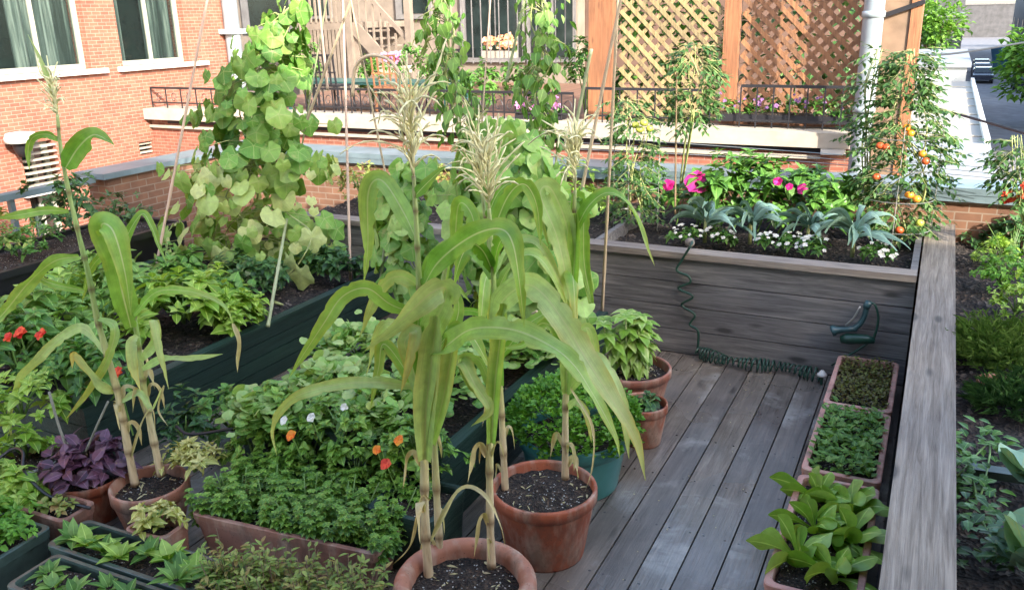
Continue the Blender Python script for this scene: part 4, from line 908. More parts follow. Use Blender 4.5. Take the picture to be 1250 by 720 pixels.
gcorn([(690,584,0),(690,530,0),(691,470,0),(693,400,0),(697,340,0),(700,280,0),(702,232,0)],[
 ([(700,300,0),(704,262,.02),(706,240,.03),(712,262,.03),(713,320,.02),(722,370,0),(712,340,0)],.055,(.1,.2),.3),
 ([(699,320,0),(690,270,-.03),(672,230,-.06),(660,238,-.08),(680,290,-.1),(692,350,-.1),(690,400,-.1)],.085,(.1,.3),.8),
 ([(692,440,0),(680,405,-.03),(660,395,-.06),(640,420,-.1),(610,425,-.12)],.055,(.4,.4),.5),
 ([(691,480,0),(720,440,-.03),(740,450,-.08),(760,500,-.12),(768,560,-.14)],.07,(.3,.2),.9,.6),
 ([(692,430,0),(715,400,.04),(725,420,.05),(728,470,.05)],.05,(.3,.3),.8,.9),
 ([(691,500,0),(703,490,-.02),(716,505,-.03),(722,540,-.03)],.035,(.3,.6),.9,1.0)],
 'right corn plant of the second pot, with dense tassel beside the bamboo poles',YB+.05,(44,.32,.75),
 [([(694,470,-.02),(722,520,-.06),(722,570,-.08),(714,600,-.08)],.012)],.015,3,(.9,1.45),[([(691,480,-.02),(694,420,-.03),(702,360,-.04)],.05,.7,.5),([(696,380,0),(701,320,-.01),(703,260,-.01)],.045,.5,.2)])
YC=c6.y
gcorn([(165,592,0),(155,540,0),(146,490,0),(133,440,0),(119,390,0),(108,335,0),(97,290,0),(84,235,0),(74,180,0),(70,140,0)],[
 ([(97,313,0),(66,319,-.04),(35,345,-.08),(8,378,-.12),(-20,410,-.15)],.075,(.35,.2),.55),
 ([(80,205,0),(96,180,-.02),(114,165,-.04),(132,172,-.05),(140,178,-.05)],.10,(.2,.5),.15),
 ([(74,172,0),(58,164,-.02),(40,168,-.03),(34,185,-.04),(36,208,-.05)],.04,(.2,.1),.3),
 ([(84,258,0),(55,257,-.05),(25,262,-.08),(-12,268,-.1)],.045,(.5,.5),.45),
 ([(103,355,0),(80,350,-.03),(60,345,-.04),(40,335,-.05)],.045,(.3,.7),.4),
 ([(140,478,0),(124,470,-.05),(108,450,-.08),(90,432,-.1),(88,450,-.12)],.06,(.3,.5),.95,1.0),
 ([(128,430,0),(100,400,.05),(65,420,.03),(45,440,0),(25,460,-.02),(12,505,-.04),(16,550,-.05)],.055,(.4,.2),.9,.5),
 ([(148,490,0),(170,480,.03),(185,500,.03),(200,470,.03)],.04,(.4,.7),.9,.7),
 ([(118,388,0),(140,400,-.02),(130,440,-.04),(105,480,-.05),(80,512,-.05)],.045,(.3,.3),.7,.6),
 ([(70,140,0),(62,105,.0),(48,70,0),(34,42,0)],.022,(.2,.6),.9,.2)],
 'tall left corn plant with a loose open tassel against the brick wall',YC,(30,.22,.9),[([(160,560,0),(172,520,-.02),(185,500,-.03),(190,530,-.03)],.012)],.018)
gcorn([(197,580,.03),(186,530,.03),(177,480,.03),(170,430,.03),(163,380,.03),(153,320,.03),(146,290,.03)],[
 ([(160,400,0),(150,360,-.03),(140,315,-.06),(124,276,-.09),(138,282,-.11),(152,330,-.12),(160,385,-.12)],.125,(.05,.1),.35),
 ([(158,350,0),(152,300,.03),(172,262,.05),(184,275,.05),(194,300,.04),(205,325,.03)],.045,(.2,.2),.2),
 ([(163,385,0),(190,357,-.03),(225,355,-.06),(258,364,-.1),(277,378,-.12),(287,405,-.13)],.045,(.4,.5),.5,.3),
 ([(174,450,0),(200,438,-.03),(232,438,-.06),(272,432,-.08)],.045,(.5,.3),.8,.3),
 ([(168,410,0),(160,420,-.03),(162,450,-.05),(172,478,-.06)],.055,(.1,.2),.98,.8),
 ([(172,440,0),(190,415,-.02),(188,390,-.03),(196,430,-.05),(206,475,-.06)],.05,(.2,.2),.95,.5),
 ([(152,320,0),(130,310,.05),(110,330,.08),(100,370,.1)],.045,(.3,.3),.3)],
 'shorter left corn plant with a withered brown leaf tip hanging over the bed',YC+.03,None,
 [([(284,395,-.13),(290,415,-.13),(288,438,-.13),(290,455,-.13)],.022),([(200,470,0),(192,500,-.02),(205,520,-.03)],.012)],.018)
for c_,r_,z_ in ((c1,.17,.245),(c2,.18,.265),(c6,.13,.17),(c3,.17,.2)):
    f=MB()
    for k in range(26): a=U(0,6.28); q=r_*math.sqrt(R()); f.leaf(V((c_.x+q*math.cos(a),c_.y+q*math.sin(a),z_)),hdir()+V((0,0,.15)),V((0,0,1))+rdir()*.4,U(.015,.05),U(.004,.012),R(),.3,.2,3)
    o=f.build('dry_litter','corn_dry'); tag(o,{id(c1):'dry leaf crumbs on the soil of the wide front pot',id(c2):'dry leaf crumbs on the soil of the second corn pot',id(c6):'dry leaf crumbs on the soil of the left corn pot',id(c3):'dry leaf crumbs on the soil of the basil pot'}[id(c_)],'litter'); o['kind']='stuff'
# ================================================================== POLES
def pole(a,b_,label,r=.009,mat='bamboo',joint=True):
    a,b_=V(a),V(b_); P=[a.lerp(b_,i/24) for i in range(25)]; m=MB(); m.tube(P,r,r*.75,8,rf=lambda t,i:1.18 if i%4==0 else 1)
    o=m.build('bamboo_pole',mat,None,True); return tag(o,label,'pole','bamboo poles')
pole(PZ(735,384,.3),PY(756,-30,4.35),'straight pale pole standing right of the corn beside the basil',.010)
pole(PY(690,330,4.3),PY(764,-30,4.15),'leaning pale pole crossing the straight pole at the top',.010)
pole(PY(683,250,4.6),PY(722,60,4.6),'grey weathered pole leaning behind the right corn tassel',.012,'green_bamboo')
pole(PZ(187,345,.33),PY(258,-25,4.3),'pinkish leaning pole left of the cucumber vine',.010,'pink_bamboo')
pole(PZ(327,398,.35),PY(350,268,4.7),'short thick pale pole rising from the left bed rim',.012,'green_bamboo')
pole(PZ(428,345,.30),PY(418,-20,5.0),'upright pinkish pole between cucumber vine and corn',.010,'pink_bamboo')
pole(PY(370,160,4.7),PY(438,-25,4.5),'slanting pole rising right from the cucumber vine top',.010)
pole(PY(400,110,4.8),PY(386,-25,4.6),'nearly upright pale pole behind the cucumber vine top',.009,'pink_bamboo')
pole(PY(618,100,4.6),PY(646,-25,4.6),'greenish pole slanting up between the two bean vines',.010,'green_bamboo')
pole(PZ(462,372,.30),PY(470,300,4.2),'weathered grey stake low behind the corn leaves',.014,'green_bamboo')
pole(PZ(632,392,.30),PY(655,380,3.9),'short pale stake in the middle bed among corn stems',.008)
pole(PY(824,262,5.9),PY(826,90,5.9),'thin dark stake holding the tall tomato before the lattice',.007,'woody_stem')
pole(PY(560,170,4.7),PY(548,-20,4.5),'slim green-grey cane inside the bean vine above the front tassel',.007,'green_bamboo')
pole(PY(478,250,4.8),PY(424,-20,4.4),'thin leaning cane crossing behind the bent cane',.007,'bamboo')
pole(PY(585,200,4.6),PY(600,-20,4.5),'thin upright cane between the two bean vines',.006,'pink_bamboo')
pole(PY(360,230,4.9),PY(402,-20,4.7),'thin leaning cane right beside the cucumber vine',.006,'green_bamboo')
# bent pale hoop
m=MB(); m.tube(catmull([PY(430,118,4.5),PY(434,82,4.5),PY(452,68,4.5),PY(478,76,4.5),PY(497,110,4.5),PY(510,150,4.5)],6),.011,k=7)
tag(m.build('bent_cane','bamboo',None,True),'pale bent cane arching above the front corn tassel','cane')
# ================================================================== VINES
def column(rows,Y,n,S,mat,name,label,cat,base,lob=5,depth=.16,fn='palm',thick=.6,sizes=(.4,1.2),bias=None,sm='pale_stem'):
    """rows: (ypx,xmin,xmax)"""
    f=MB(); st=MB(); ax=[]
    for y,a,c in rows: ax.append((PY((a+c)/2,y,Y),(PY(c,y,Y)-PY(a,y,Y)).length/2))
    zs=[q[0].z for q in ax]
    for k in range(n):
        z=U(min(zs),max(zs))
        for i in range(len(ax)-1):
            z1,z0=ax[i][0].z,ax[i+1][0].z
            if z0<=z<=z1:
                u=(z-z0)/(z1-z0+1e-9); c=ax[i+1][0].lerp(ax[i][0],u); r=ax[i+1][1]*(1-u)+ax[i][1]*u; break
        if R()>r/max(x_[1] for x_ in ax)+.15: continue
        a=U(0,2*math.pi); q=U(.35,1)**.7; h=V((math.cos(a),math.sin(a),0)); s=S*U(*sizes)*(.7+.3*min(1,r/.25)); q*=.88+.26*math.sin(z*13+a*2+math.sin(z*5)*2)
        if 'squash' not in mat and math.sin(z*9.5+a*3)+math.sin(z*17-a*2)>1.15: continue
        p=c+V((h.x*(r-s*.3)*q,h.y*(r-s*.3)*q*thick,U(-.03,.03)))
        up=(h*.95+V((0,0,.38))+rdir(-.8,.8)*.6+V((.12,-.5,0))).normalized(); d=(h*.35+V((0,0,-1))+rdir(-1,1)*.55).normalized()
        rv=R() if bias is None else bias((z-min(zs))/(max(zs)-min(zs)))
        if fn=='palm': f.palm(p,d,up,s,rv,lob,depth)
        else: f.leaf(p,d,up,s,s*.72,rv,.2,.15,4)
        if k%3==0: st.tube([c,c.lerp(p,.5)+V((0,0,.03)),p],.0035,.0025,4)
    for k in range(4): 
        st.tube(catmull([V(base)]+[q[0]+V((U(-.4,.4)*q[1],U(-.2,.2)*q[1],0)) for q in reversed(ax)],4),.007,.004,5)
    t=thing(name,base,label,cat); st.build('stem',sm,t,True); f.build('foliage',mat,t,True); return t
cb=PZ(345,372,.32)
column([(8,332,376),(50,285,382),(90,248,385),(140,225,388),(190,220,402),(240,198,402),(290,182,392),(345,195,345)],4.75,760,.16,'cuke_leaf','cucumber_vine','tall cucumber vine climbing a cane column, its lower leaves pale and yellowing','vine',cb,5,.07,bias=lambda u:min(1,max(0,U(.1,.65)+(.5 if u<.5 else -.1)*U(.2,1.1))))
t=thing('cucumber_vine',cb+V((.3,0,0)),'two cucumber leaves hanging apart in front of the grey planter boards','vine')
f=MB(); f.palm(PY(380,290,4.6),V((.1,0,-1)),V((.2,-.8,.3)),.19,.98); f.palm(PY(366,335,4.5),V((-.1,0,-1)),V((.1,-.9,.3)),.20,.9); f.palm(PY(352,318,4.55),V((.2,0,-1)),V((-.3,-.7,.5)),.15,.9); f.build('foliage','cuke_leaf',t,True)
st=MB(); st.tube(catmull([PY(345,372,4.4),PY(330,372,4.4),PY(345,345,4.5),PY(366,320,4.52),PY(380,285,4.62),PY(350,260,4.7)],5),.005,k=5)
for k in range(7): x=U(300,350); st.tube(catmull([PY(x,340,4.6),PY(x+U(-15,20),368,4.5),PY(x+U(-20,30),380,4.4),PY(345,385,4.4)],4),.003,k=4)
st.build('stem','pale_stem',t,True)
sb=PZ(640,372,.30)
column([(150,575,640),(185,548,690),(230,535,722),(290,525,722),(345,560,722),(400,580,705)],4.15,520,.155,'squash_leaf','squash_vine','broad-leaved squash vine filling the middle bed behind the corn','vine',sb,5,.07)
column([(200,470,545),(260,440,540),(320,450,540),(370,480,560)],4.3,170,.145,'squash_leaf','squash_vine','squash vine leaves left of the front corn stalk','vine',PZ(500,395,.3),5,.10)
column([(-20,520,562),(40,508,578),(90,512,572),(130,520,600),(170,540,610)],4.5,260,.09,'bean_leaf','bean_vine','slender bean vine rising above the front corn tassel','vine',PY(560,300,4.4),fn='leaf')
column([(-20,640,690),(30,625,700),(80,625,698),(120,615,690),(170,640,700)],4.5,230,.085,'bean_leaf','bean_vine','second bean vine climbing left of the cedar post','vine',PY(650,300,4.4),fn='leaf')
column([(-15,330,352),(0,345,372),(25,330,372)],4.8,30,.09,'bean_leaf','bean_vine','young vine tips above the cucumber vine','vine',PY(350,60,4.8),fn='leaf')
# string trellis wires at right of far planter
# ================================================================== TOMATOES
def tomato(rows,Y,n,label,fruits,base,fm='fruit_orange',cage=True,s=.05):
    t=thing('tomato_plant',base,label,'tomato plant'); f=MB(); st=MB(); ax=[(PY((a+c)/2,y,Y),(PY(c,y,Y)-PY(a,y,Y)).length/2) for y,a,c in rows]; zs=[q[0].z for q in ax]
    for k in range(4): st.tube(catmull([V(base)]+[q[0]+V((U(-.5,.5)*q[1],U(-.3,.3)*q[1],0)) for q in reversed(ax)],4),.007,.003,5)
    for k in range(n):
        z=U(min(zs),max(zs))
        for i in range(len(ax)-1):
            z1,z0=ax[i][0].z,ax[i+1][0].z
            if z0<=z<=z1: u=(z-z0)/(z1-z0+1e-9); c=ax[i+1][0].lerp(ax[i][0],u); r=ax[i+1][1]*(1-u)+ax[i][1]*u; break
        a=U(0,6.283); h=V((math.cos(a),math.sin(a)*.6,0)); q=U(.2,1); p=c+h*r*q*.8; d=(h+V((0,0,U(-.4,.5)))).normalized(); L=U(.10,.17); e=p+d*L-V((0,0,.05))
        st.tube([p,p.lerp(e,.5)+V((0,0,.01)),e],.002,.0012,3)
        for w_ in range(7):
            o=p.lerp(e,.25+.75*w_/6); sd=d.cross(V((0,0,1))).normalized()*(1 if w_%2 else -1); dd=(sd+d*.6+V((0,0,-.3))+rdir(-.5,.5)*.4) if w_<6 else d
            f.leaf(o,dd,V((0,0,1))+rdir(-1,1)*.4,s*U(.7,1.2),s*.5,R(),.35,.2,3)
    st.build('stem','pale_stem',t,True); f.build('foliage','tomato_leaf',t)
    for i,(x,y,m) in enumerate(fruits):
        b=MB(); p=PY(x,y,Y-.12+U(-.05,.02)); b.ball(p,.026*U(.9,1.15),rz=.023,k=14,m=9); b.build('tomato',m,t,True)
    return t
O_,R_,G_='fruit_orange','fruit_red','fruit_green'
tb=PZ(1090,300,.6)
tomato([(60,1100,1130),(105,1085,1135),(150,1050,1160),(200,1035,1165),(240,1040,1160),(280,1070,1120)],6.15,400,'large tomato plant with ripening orange fruit at the far end of the cap board',
 [(1107,156,O_),(1112,163,O_),(1074,178,R_),(1126,188,O_),(1070,216,R_),(1110,238,O_),(1119,243,O_),(1098,281,R_),(1123,272,G_),(1082,180,R_),(1130,197,R_)],tb)
tomato([(60,1060,1085),(110,1045,1075),(180,1040,1070)],6.3,60,'thin tomato shoot climbing the grey pipe','',PY(1060,270,6.3))
tomato([(120,745,775),(155,750,805),(200,745,800),(260,750,800)],5.9,120,'tomato plant with green-yellow fruit right of the straight pole',[(776,153,G_),(786,150,G_),(793,157,G_),(781,158,G_)],PZ(775,275,.58))
tomato([(55,825,865),(90,820,878),(130,825,870),(150,835,850)],6.0,120,'tall staked tomato plant in front of the yellowish lattice','',PZ(826,262,.58))
tomato([(165,1225,1262),(210,1228,1262),(245,1232,1262)],6.0,80,'leafy tomato plant at the right edge of the picture','',PZ(1255,290,.5))
# tomato cages
def cage(c,label,r=.17,h=.8):
    c=V(c); t=thing('tomato_cage',c,label,'plant cage','wire tomato cages'); 
    for k in range(4): b=MB(); z=.12+k*.2; b.tube([c+V((r*math.cos(a*.3927),r*math.sin(a*.3927),z)) for a in range(17)],.003,k=4); b.build('ring','wire_metal',t)
    for k in range(4): b=MB(); a=k*1.5708; b.tube([c+V((r*math.cos(a),r*math.sin(a),0)),c+V((r*math.cos(a),r*math.sin(a),h))],.003,k=4); b.build('leg','wire_metal',t)
p=PZ(1105,300,.6); cage((p.x-.08,p.y+.1,.58),'wire cage around the large tomato plant with orange fruit',.22)
p=PZ(775,278,.58); cage((p.x,p.y,.57),'wire cage around the tomato with green-yellow fruit')
# ================================================================== FAR PLANTER PLANTS
def kale(px,py,label,s=1.0):
    p=PZ(px,py,PT-.06); t=thing('kale_plant',p,label,'kale','blue-green kale plants in the far planter'); f=MB(); st=MB()
    st.tube([p,p+V((0,0,.14*s))],.014,.01,7)
    for k in range(17):
        a=k*2.4+U(-.2,.2); el=U(.45,1.4); h=V((math.cos(a),math.sin(a),0)); o=p+V((0,0,.1*s+.05*k/17)); L=U(.18,.29)*s
        d=h*math.cos(el)+V((0,0,math.sin(el)))
        P=[o+d*L*u+V((0,0,-.62*L*u*u*u))+h*.22*L*u*u for u in(0,.3,.6,.85,1)]
        f.ribbon(P,U(.036,.052)*s,(.9,1.1),R(),0,prof=lambda u:.25+.75*math.sin(math.pi*min(1,u**.9*.95+.04)),fold=-.35,rip=.35,sub=3)
    st.build('stem','pale_stem',t,True); f.build('foliage','kale_leaf',t,True)
for x,y,l,s in ((860,296,'leftmost blue-green kale beside the magenta hibiscus',1.1),(915,298,'second blue-green kale from the left in the far planter',1.05),(985,303,'third blue-green kale from the left in the far planter',1.0),(1040,314,'rightmost blue-green kale, near the tomato plant',1.1)): kale(x,y,l,s*1.12)
def whitefl(px,py,label,w=.11,n=15,pet='white_petal',base=PT-.06,mat='kale_leaf',grp='low white flowers along the far planter',s=.028):
    p=PZ(px,py,base); t=thing('white_flower_plant',p,label,'flowers',grp); f=MB(); clump(f,p+V((0,0,.05)),w,.09,.07,130,.045,.03,zmin=0); f.build('foliage','mid_leaf' if mat=='kale_leaf' else mat,t); fl=MB()
    for k in range(n): fl=MB(); d=rdir(.15,1); c=p+V((d.x*w*1.05,d.y*.1-.01,.05+d.z*.09)); flowers(fl,c,R()*6,s*U(.8,1.4),5,V((0,-.5,.8))+d*.4); fl.build('flower',pet,t)
for i,(x,y) in enumerate(((838,298),(876,300),(942,307),(993,314),(1070,320),(965,308))):
    whitefl(x,y,['white flowers below the leftmost kale','white flowers at the foot of the leftmost kale on its right','white flowers between the second and third kale','white flowers right below the third kale','white flowers at the right end near the tomato','white flowers just left of the third kale'][i])
# hibiscus
t=thing('hibiscus_bush',PZ(910,262,.6),'leafy hibiscus bush with large magenta flowers behind the kales','bush'); f=MB(); st=MB()
for x,y in ((835,240),(865,225),(890,215),(920,212),(950,218),(980,225),(1005,238),(880,245),(960,245),(1020,250),(860,255),(930,250)):
    c=PY(x,y,6.2+U(-.12,.1)); clump(f,c,.2,.18,.17,80,.10,.07,zmin=-.5,inner=.3); st.tube([V((c.x*.9-.2,6.1,.6)),c],.007,.004,5)
st.build('stem','green_stem',t,True); f.build('foliage','mid_leaf',t)
for x,y,s in ((851,223,.17),(816,227,.09),(950,222,.07),(980,231,.075),(964,228,.05)):
    fl=MB(); flowers(fl,PY(x,y,5.98),x,s,5,V((-.1,-.9,.35)),1.25); fl.build('flower','magenta_petal',t,True)
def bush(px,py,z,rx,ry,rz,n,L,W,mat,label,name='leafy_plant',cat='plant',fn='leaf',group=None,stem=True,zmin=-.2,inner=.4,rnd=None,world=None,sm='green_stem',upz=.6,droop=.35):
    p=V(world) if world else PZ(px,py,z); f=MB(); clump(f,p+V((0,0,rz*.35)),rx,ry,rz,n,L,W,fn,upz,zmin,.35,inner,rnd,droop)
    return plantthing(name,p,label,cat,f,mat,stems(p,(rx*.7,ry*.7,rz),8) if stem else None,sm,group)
# greenery along the parapet (back-left of far planter)
bush(0,0,0,.30,.25,.32,420,.09,.05,'lime_leaf','lime green leafy plant right of the corn by the parapet',world=(-2.55,6.1,.62))
bush(0,0,0,.28,.22,.25,380,.05,.03,'olive_leaf','fine-leaved yellowish plant left of the corn on the far planter',world=(-3.7,6.1,.62))
bush(0,0,0,.35,.22,.25,480,.05,.03,'olive_leaf','fine-leaved olive plant between the cucumber vine and corn',world=(-4.4,6.0,.62))
bush(0,0,0,.30,.2,.3,350,.09,.05,'mid_leaf','mid green plant behind the squash on the far planter',world=(-3.1,6.2,.62))
bush(0,0,0,.25,.2,.38,240,.08,.05,'mid_leaf','tall leafy plant between green tomato and hibiscus',world=(-2.0,6.3,.62))
bush(0,0,0,.25,.16,.28,240,.06,.035,'olive_leaf','sparse plant trailing at the parapet right of the hibiscus',world=(-.62,6.45,.62))
# ================================================================== LEFT BED PLANTS
bush(60,425,.4,.33,.3,.26,420,.10,.075,'bean_leaf','broad green plant with red flowers behind the left corn')
bush(225,395,.4,.36,.4,.22,520,.10,.08,'lime_leaf','light green leafy plant in the middle of the left bed')
bush(150,380,.4,.3,.3,.25,360,.10,.08,'bean_leaf','mid green leafy plant under the left corn leaves')
bush(20,455,.4,.3,.25,.26,420,.07,.05,'mid_leaf','dense green plant at the left edge above the grey pot')
bush(110,470,.4,.3,.22,.2,300,.08,.06,'mid_leaf','dark green plant behind the purple-leaved pot')
bush(28,510,.35,.22,.2,.18,300,.06,.045,'lime_leaf','small light green plant beside the grey pot')
bush(300,350,.36,.35,.25,.18,330,.07,.05,'dark_leaf','dark low foliage under the cucumber vine')
bush(400,335,.36,.30,.2,.18,300,.07,.05,'dark_leaf','dark low foliage in the far corner of the left bed')
bush(250,370,.4,.3,.3,.16,300,.09,.07,'mid_leaf','leafy plant between the lime plant and the cucumber vine')
f=[('red_petal',(24,407),.06),('red_petal',(50,408),.05),('red_petal',(142,456),.05),('red_petal',(10,412),.045)]
for i,(m_,(x,y),s) in enumerate(f):
    b=MB(); c=PZ(x,y,.66); flowers(b,c,i,s*1.3,6,V((0,-.6,.7))); flowers(b,c+V((.01,0,.01)),i+.5,s,6,V((0,-.6,.7)))
    t=thing('red_flower',c,['red flower second from the left edge above the left bed','red flower third from the left edge above the left bed','red flower beside the left corn stalk','red flower at the very left edge above the bed'][i],'flower','red flowers on the left bed'); b.build('flower_head',m_,t,True)
    b=MB(); b.tube([c,V((c.x,c.y+.03,.35))],.004,k=5); b.build('stem','green_stem',t)
for x_,y_,r_,m_,l_ in ((290,395,.2,'lime_leaf','light green leafy plant by the short thick pole'),(210,345,.25,'mid_leaf','leafy plant at the back of the left planter'),(120,350,.25,'bean_leaf','leafy plant at the back left of the left planter'),(70,380,.28,'lime_leaf','light green broad-leaved plant behind the red flowers'),(90,440,.25,'bean_leaf','broad-leaved plant under the red flowers')):
    bush(x_,y_,.36,r_,r_,r_*.7,300,.085,.075,m_,l_)
# shrubs by left parapet / black box
bush(0,0,0,.4,.35,.30,420,.05,.035,'olive_leaf','pale speckled shrub in the black planter at far left',world=(-5.8,3.5,.60))
bush(0,0,0,.32,.3,.34,420,.07,.045,'dark_leaf','dark green shrub below the basement window',world=(-5.95,4.35,.58))
bush(0,0,0,.3,.3,.2,300,.06,.04,'mid_leaf','small shrub at the near end of the black planter',world=(-5.8,2.8,.58))
for k,yy in enumerate((3.15,3.9,4.75)): bush(0,0,0,.26,.24,.16,260,.05,.035,('olive_leaf','mid_leaf','dark_leaf')[k],('low olive shrub between the shrubs of the black planter','low green plant in the middle of the black planter','dark low plant at the far end of the black planter')[k],world=(-5.82,yy,.56))
# purple plant
def rosette(c,n,L,W,mat,label,name,cat,tilt=(.2,1.1),z=0,group=None,droop=.5,segs=5):
    f=MB(); c=V(c)
    for k in range(n):
        a=k*2.4+U(-.3,.3); el=U(*tilt); h=V((math.cos(a),math.sin(a),0)); f.leaf(c+h*.01+V((0,0,.02)),h*math.cos(el)+V((0,0,math.sin(el))),V((0,0,1))-h*.2,L*U(.65,1.15),W*U(.8,1.1),R(),droop,.25,segs)
    return plantthing(name,c,label,cat,f,mat,None,group=group)
p=c7+V((0,0,.21)); f=MB()
for k in range(190):
    d=rdir(.05,1); q=U(.4,1); o=p+V((d.x*.19*q,d.y*.17*q,.02+d.z*.15*q)); f.leaf(o,(d*.6+V((0,0,-.2))+rdir(-.5,.3)*.5),(d+V((0,0,.6))),.075*U(.7,1.2),.045,R(),.3,.2,4)
plantthing('purple_plant',p,'purple-leaved plant spilling over the orange pot at lower left','plant',f,'purple_leaf',stems(p,(.1,.1,.12),7,.005),'purple_leaf' if False else 'woody_stem')
m=MB(); q=PZ(85,560,.3); m.tube(catmull([PY(85,555,q.y),PY(72,520,q.y),PY(60,478,q.y)],4),.006,k=5); m.tube(catmull([PY(105,550,q.y),PY(118,520,q.y),PY(132,490,q.y)],4),.005,k=5)
tag(m.build('bare_stem','stone_pot',None,True),'bare grey stems rising from the purple-leaved plant','stem')
bush(285,525,.1,.20,.18,.17,220,.07,.05,'mid_leaf','dark leafy herb on the deck between the two green planters')
bush(228,548,.1,.16,.14,.2,200,.06,.04,'dark_leaf','small dark herb behind the left corn pot')
for k in range(4): bush(0,0,0,.17,.13,.22,420,.040,.034,'mint_leaf',['mint between the left corn pot and the middle planter','second mint from the left before the middle planter','third mint from the left before the middle planter','mint just left of the dark tub'][k],'mint_plant','herb',world=(-2.62+.26*k,2.62+.02*k,.13),zmin=-.1)
bush(0,0,0,.12,.09,.10,150,.045,.03,'yellow_leaf','yellow-green herb in the small square brown pot',world=(-2.63,2.05,.17),zmin=0)
# grey pot plant
bush(0,0,0,.14,.14,.12,120,.06,.045,'lime_leaf','small green sprig in the grey stone-look pot',world=c8+V((0,0,.22)))
# black hose over grey pot
m=MB(); m.tube(catmull([PZ(-10,566,.3),PZ(15,548,.33),PZ(28,552,.34),PZ(30,575,.3),PZ(60,605,.22),PZ(110,620,.20)],6),.007,k=7)
tag(m.build('irrigation_hose','black_plastic',None,True),'thin black irrigation hose crossing the grey pot at left','hose')
m=MB(); m.tube(catmull([PZ(420,478,.36),PZ(385,500,.38),PZ(340,515,.38),PZ(300,520,.36),PZ(235,530,.3),PZ(215,520,.3)],6),.007,k=7)
tag(m.build('irrigation_hose','dark_iron',None,True),'thin black irrigation hose arching between the green planters','hose')
# ================================================================== MIDDLE BED PLANTS
def mb_plants():
    L=[(330,500,.36,'mid_leaf',.20,'dark green plant at the left corner of the middle planter'),(410,470,.36,'bean_leaf',.24,'nasturtium mound left of the front corn'),(470,500,.36,'bean_leaf',.26,'nasturtium mound with red-orange flowers behind mint'),
       (540,470,.36,'mid_leaf',.26,'leafy mound behind the front corn stalks'),(440,430,.36,'bean_leaf',.24,'leafy mound at the far left of the middle planter'),(570,440,.36,'bean_leaf',.22,'leafy mound between the corn pots'),(650,425,.36,'mid_leaf',.22,'dark leafy mound behind the second pot')]
    for i,(x,y,z,m_,r,l) in enumerate(L):
        bush(x,y+12,z,r*1.1,r,r*(.55 if i<3 else .7),330,.058,.05,'nasturtium_leaf',l,'nasturtium_plant','plant',fn='palm',zmin=-.1,inner=.35)
mb_plants()
for i,(x,y,m_,s,l) in enumerate([(472,566,'red_petal',.06,'bright red-orange nasturtium flower, lowest of the three'),(460,549,'orange_petal',.045,'small orange nasturtium flower left of its neighbours'),(487,537,'orange_petal',.05,'orange nasturtium flower closest to the corn'),(356,531,'orange_petal',.055,'yellow-orange flower left in the middle planter'),(347,513,'white_petal',.045,'white flower above the yellow-orange one'),(380,509,'white_petal',.05,'white flower nearest the left corn leaf tip'),(420,497,'white_petal',.04,'small white flower left of the front corn'),(722,538,'white_petal',.05,'white flower beside the front pot stalks')][:7]):
    c=PZ(x,y,.52 if y<560 else .46); b=MB(); flowers(b,c,i,s*.85,5,V((0,-.7,.6)),1.2); flowers(b,c,i+.6,s*.6,5,V((0,-.7,.6)),1.1)
    t=thing('nasturtium_flower',c,l,'flower'); b.build('flower_head',m_,t,True); b=MB(); b.tube([c,c+V((0,.05,-.14))],.003,k=4); b.build('stem','green_stem',t)
# yellow variegated leaves right of left corn pot
bush(238,575,.22,.13,.12,.12,240,.05,.025,'yellow_leaf','yellow variegated plant beside the left corn pot',zmin=0)
# mint in trough
m_=Matrix.Rotation(rad(5),3,'Z')
lab=['left end mint clump of the long brown trough','second mint clump from the left in the brown trough','middle mint clump of the brown trough','fourth mint clump from the left in the brown trough','right end mint clump beside the front corn pot']
for k in range(5):
    c=V((-2.13,2.35,.17))+m_@V((-.34+.17*k,0,0)); f=MB()
    for q in range(95):
        o=c+V((U(-.11,.11),U(-.15,.24),U(.02,.14))); a0=U(0,6)
        for lv in range(3):
            for w_ in range(6): a=a0+lv*.6+w_*1.047; h=V((math.cos(a),math.sin(a),0)); f.leaf(o+V((0,0,-.022*lv)),h+V((0,0,.35-.25*lv)),V((0,0,1)),.020+.007*lv,.017+.005*lv,min(1,max(0,R()*.8+.3-.15*lv)),.3,.2,3)
    st=MB()
    for q in range(12): e=c+V((U(-.12,.12),U(-.13,.18),U(.05,.16))); st.tube([V((e.x*.5+c.x*.5,e.y*.5+c.y*.5,.17)),e],.003,k=4)
    plantthing('mint_plant',c,lab[k],'herb',f,'mint_leaf',st,group='mint clumps in the long trough')
for k in range(3):
    c=V((-2.55+.36*k,2.72,.34)); bush(0,0,0,.22,.14,.15,420,.045,.038,'mint_leaf',['mint spilling from the middle planter, left part','mint spilling from the middle planter, centre part','mint spilling from the middle planter, right part'][k],'mint_plant','herb',world=c,zmin=-.3)
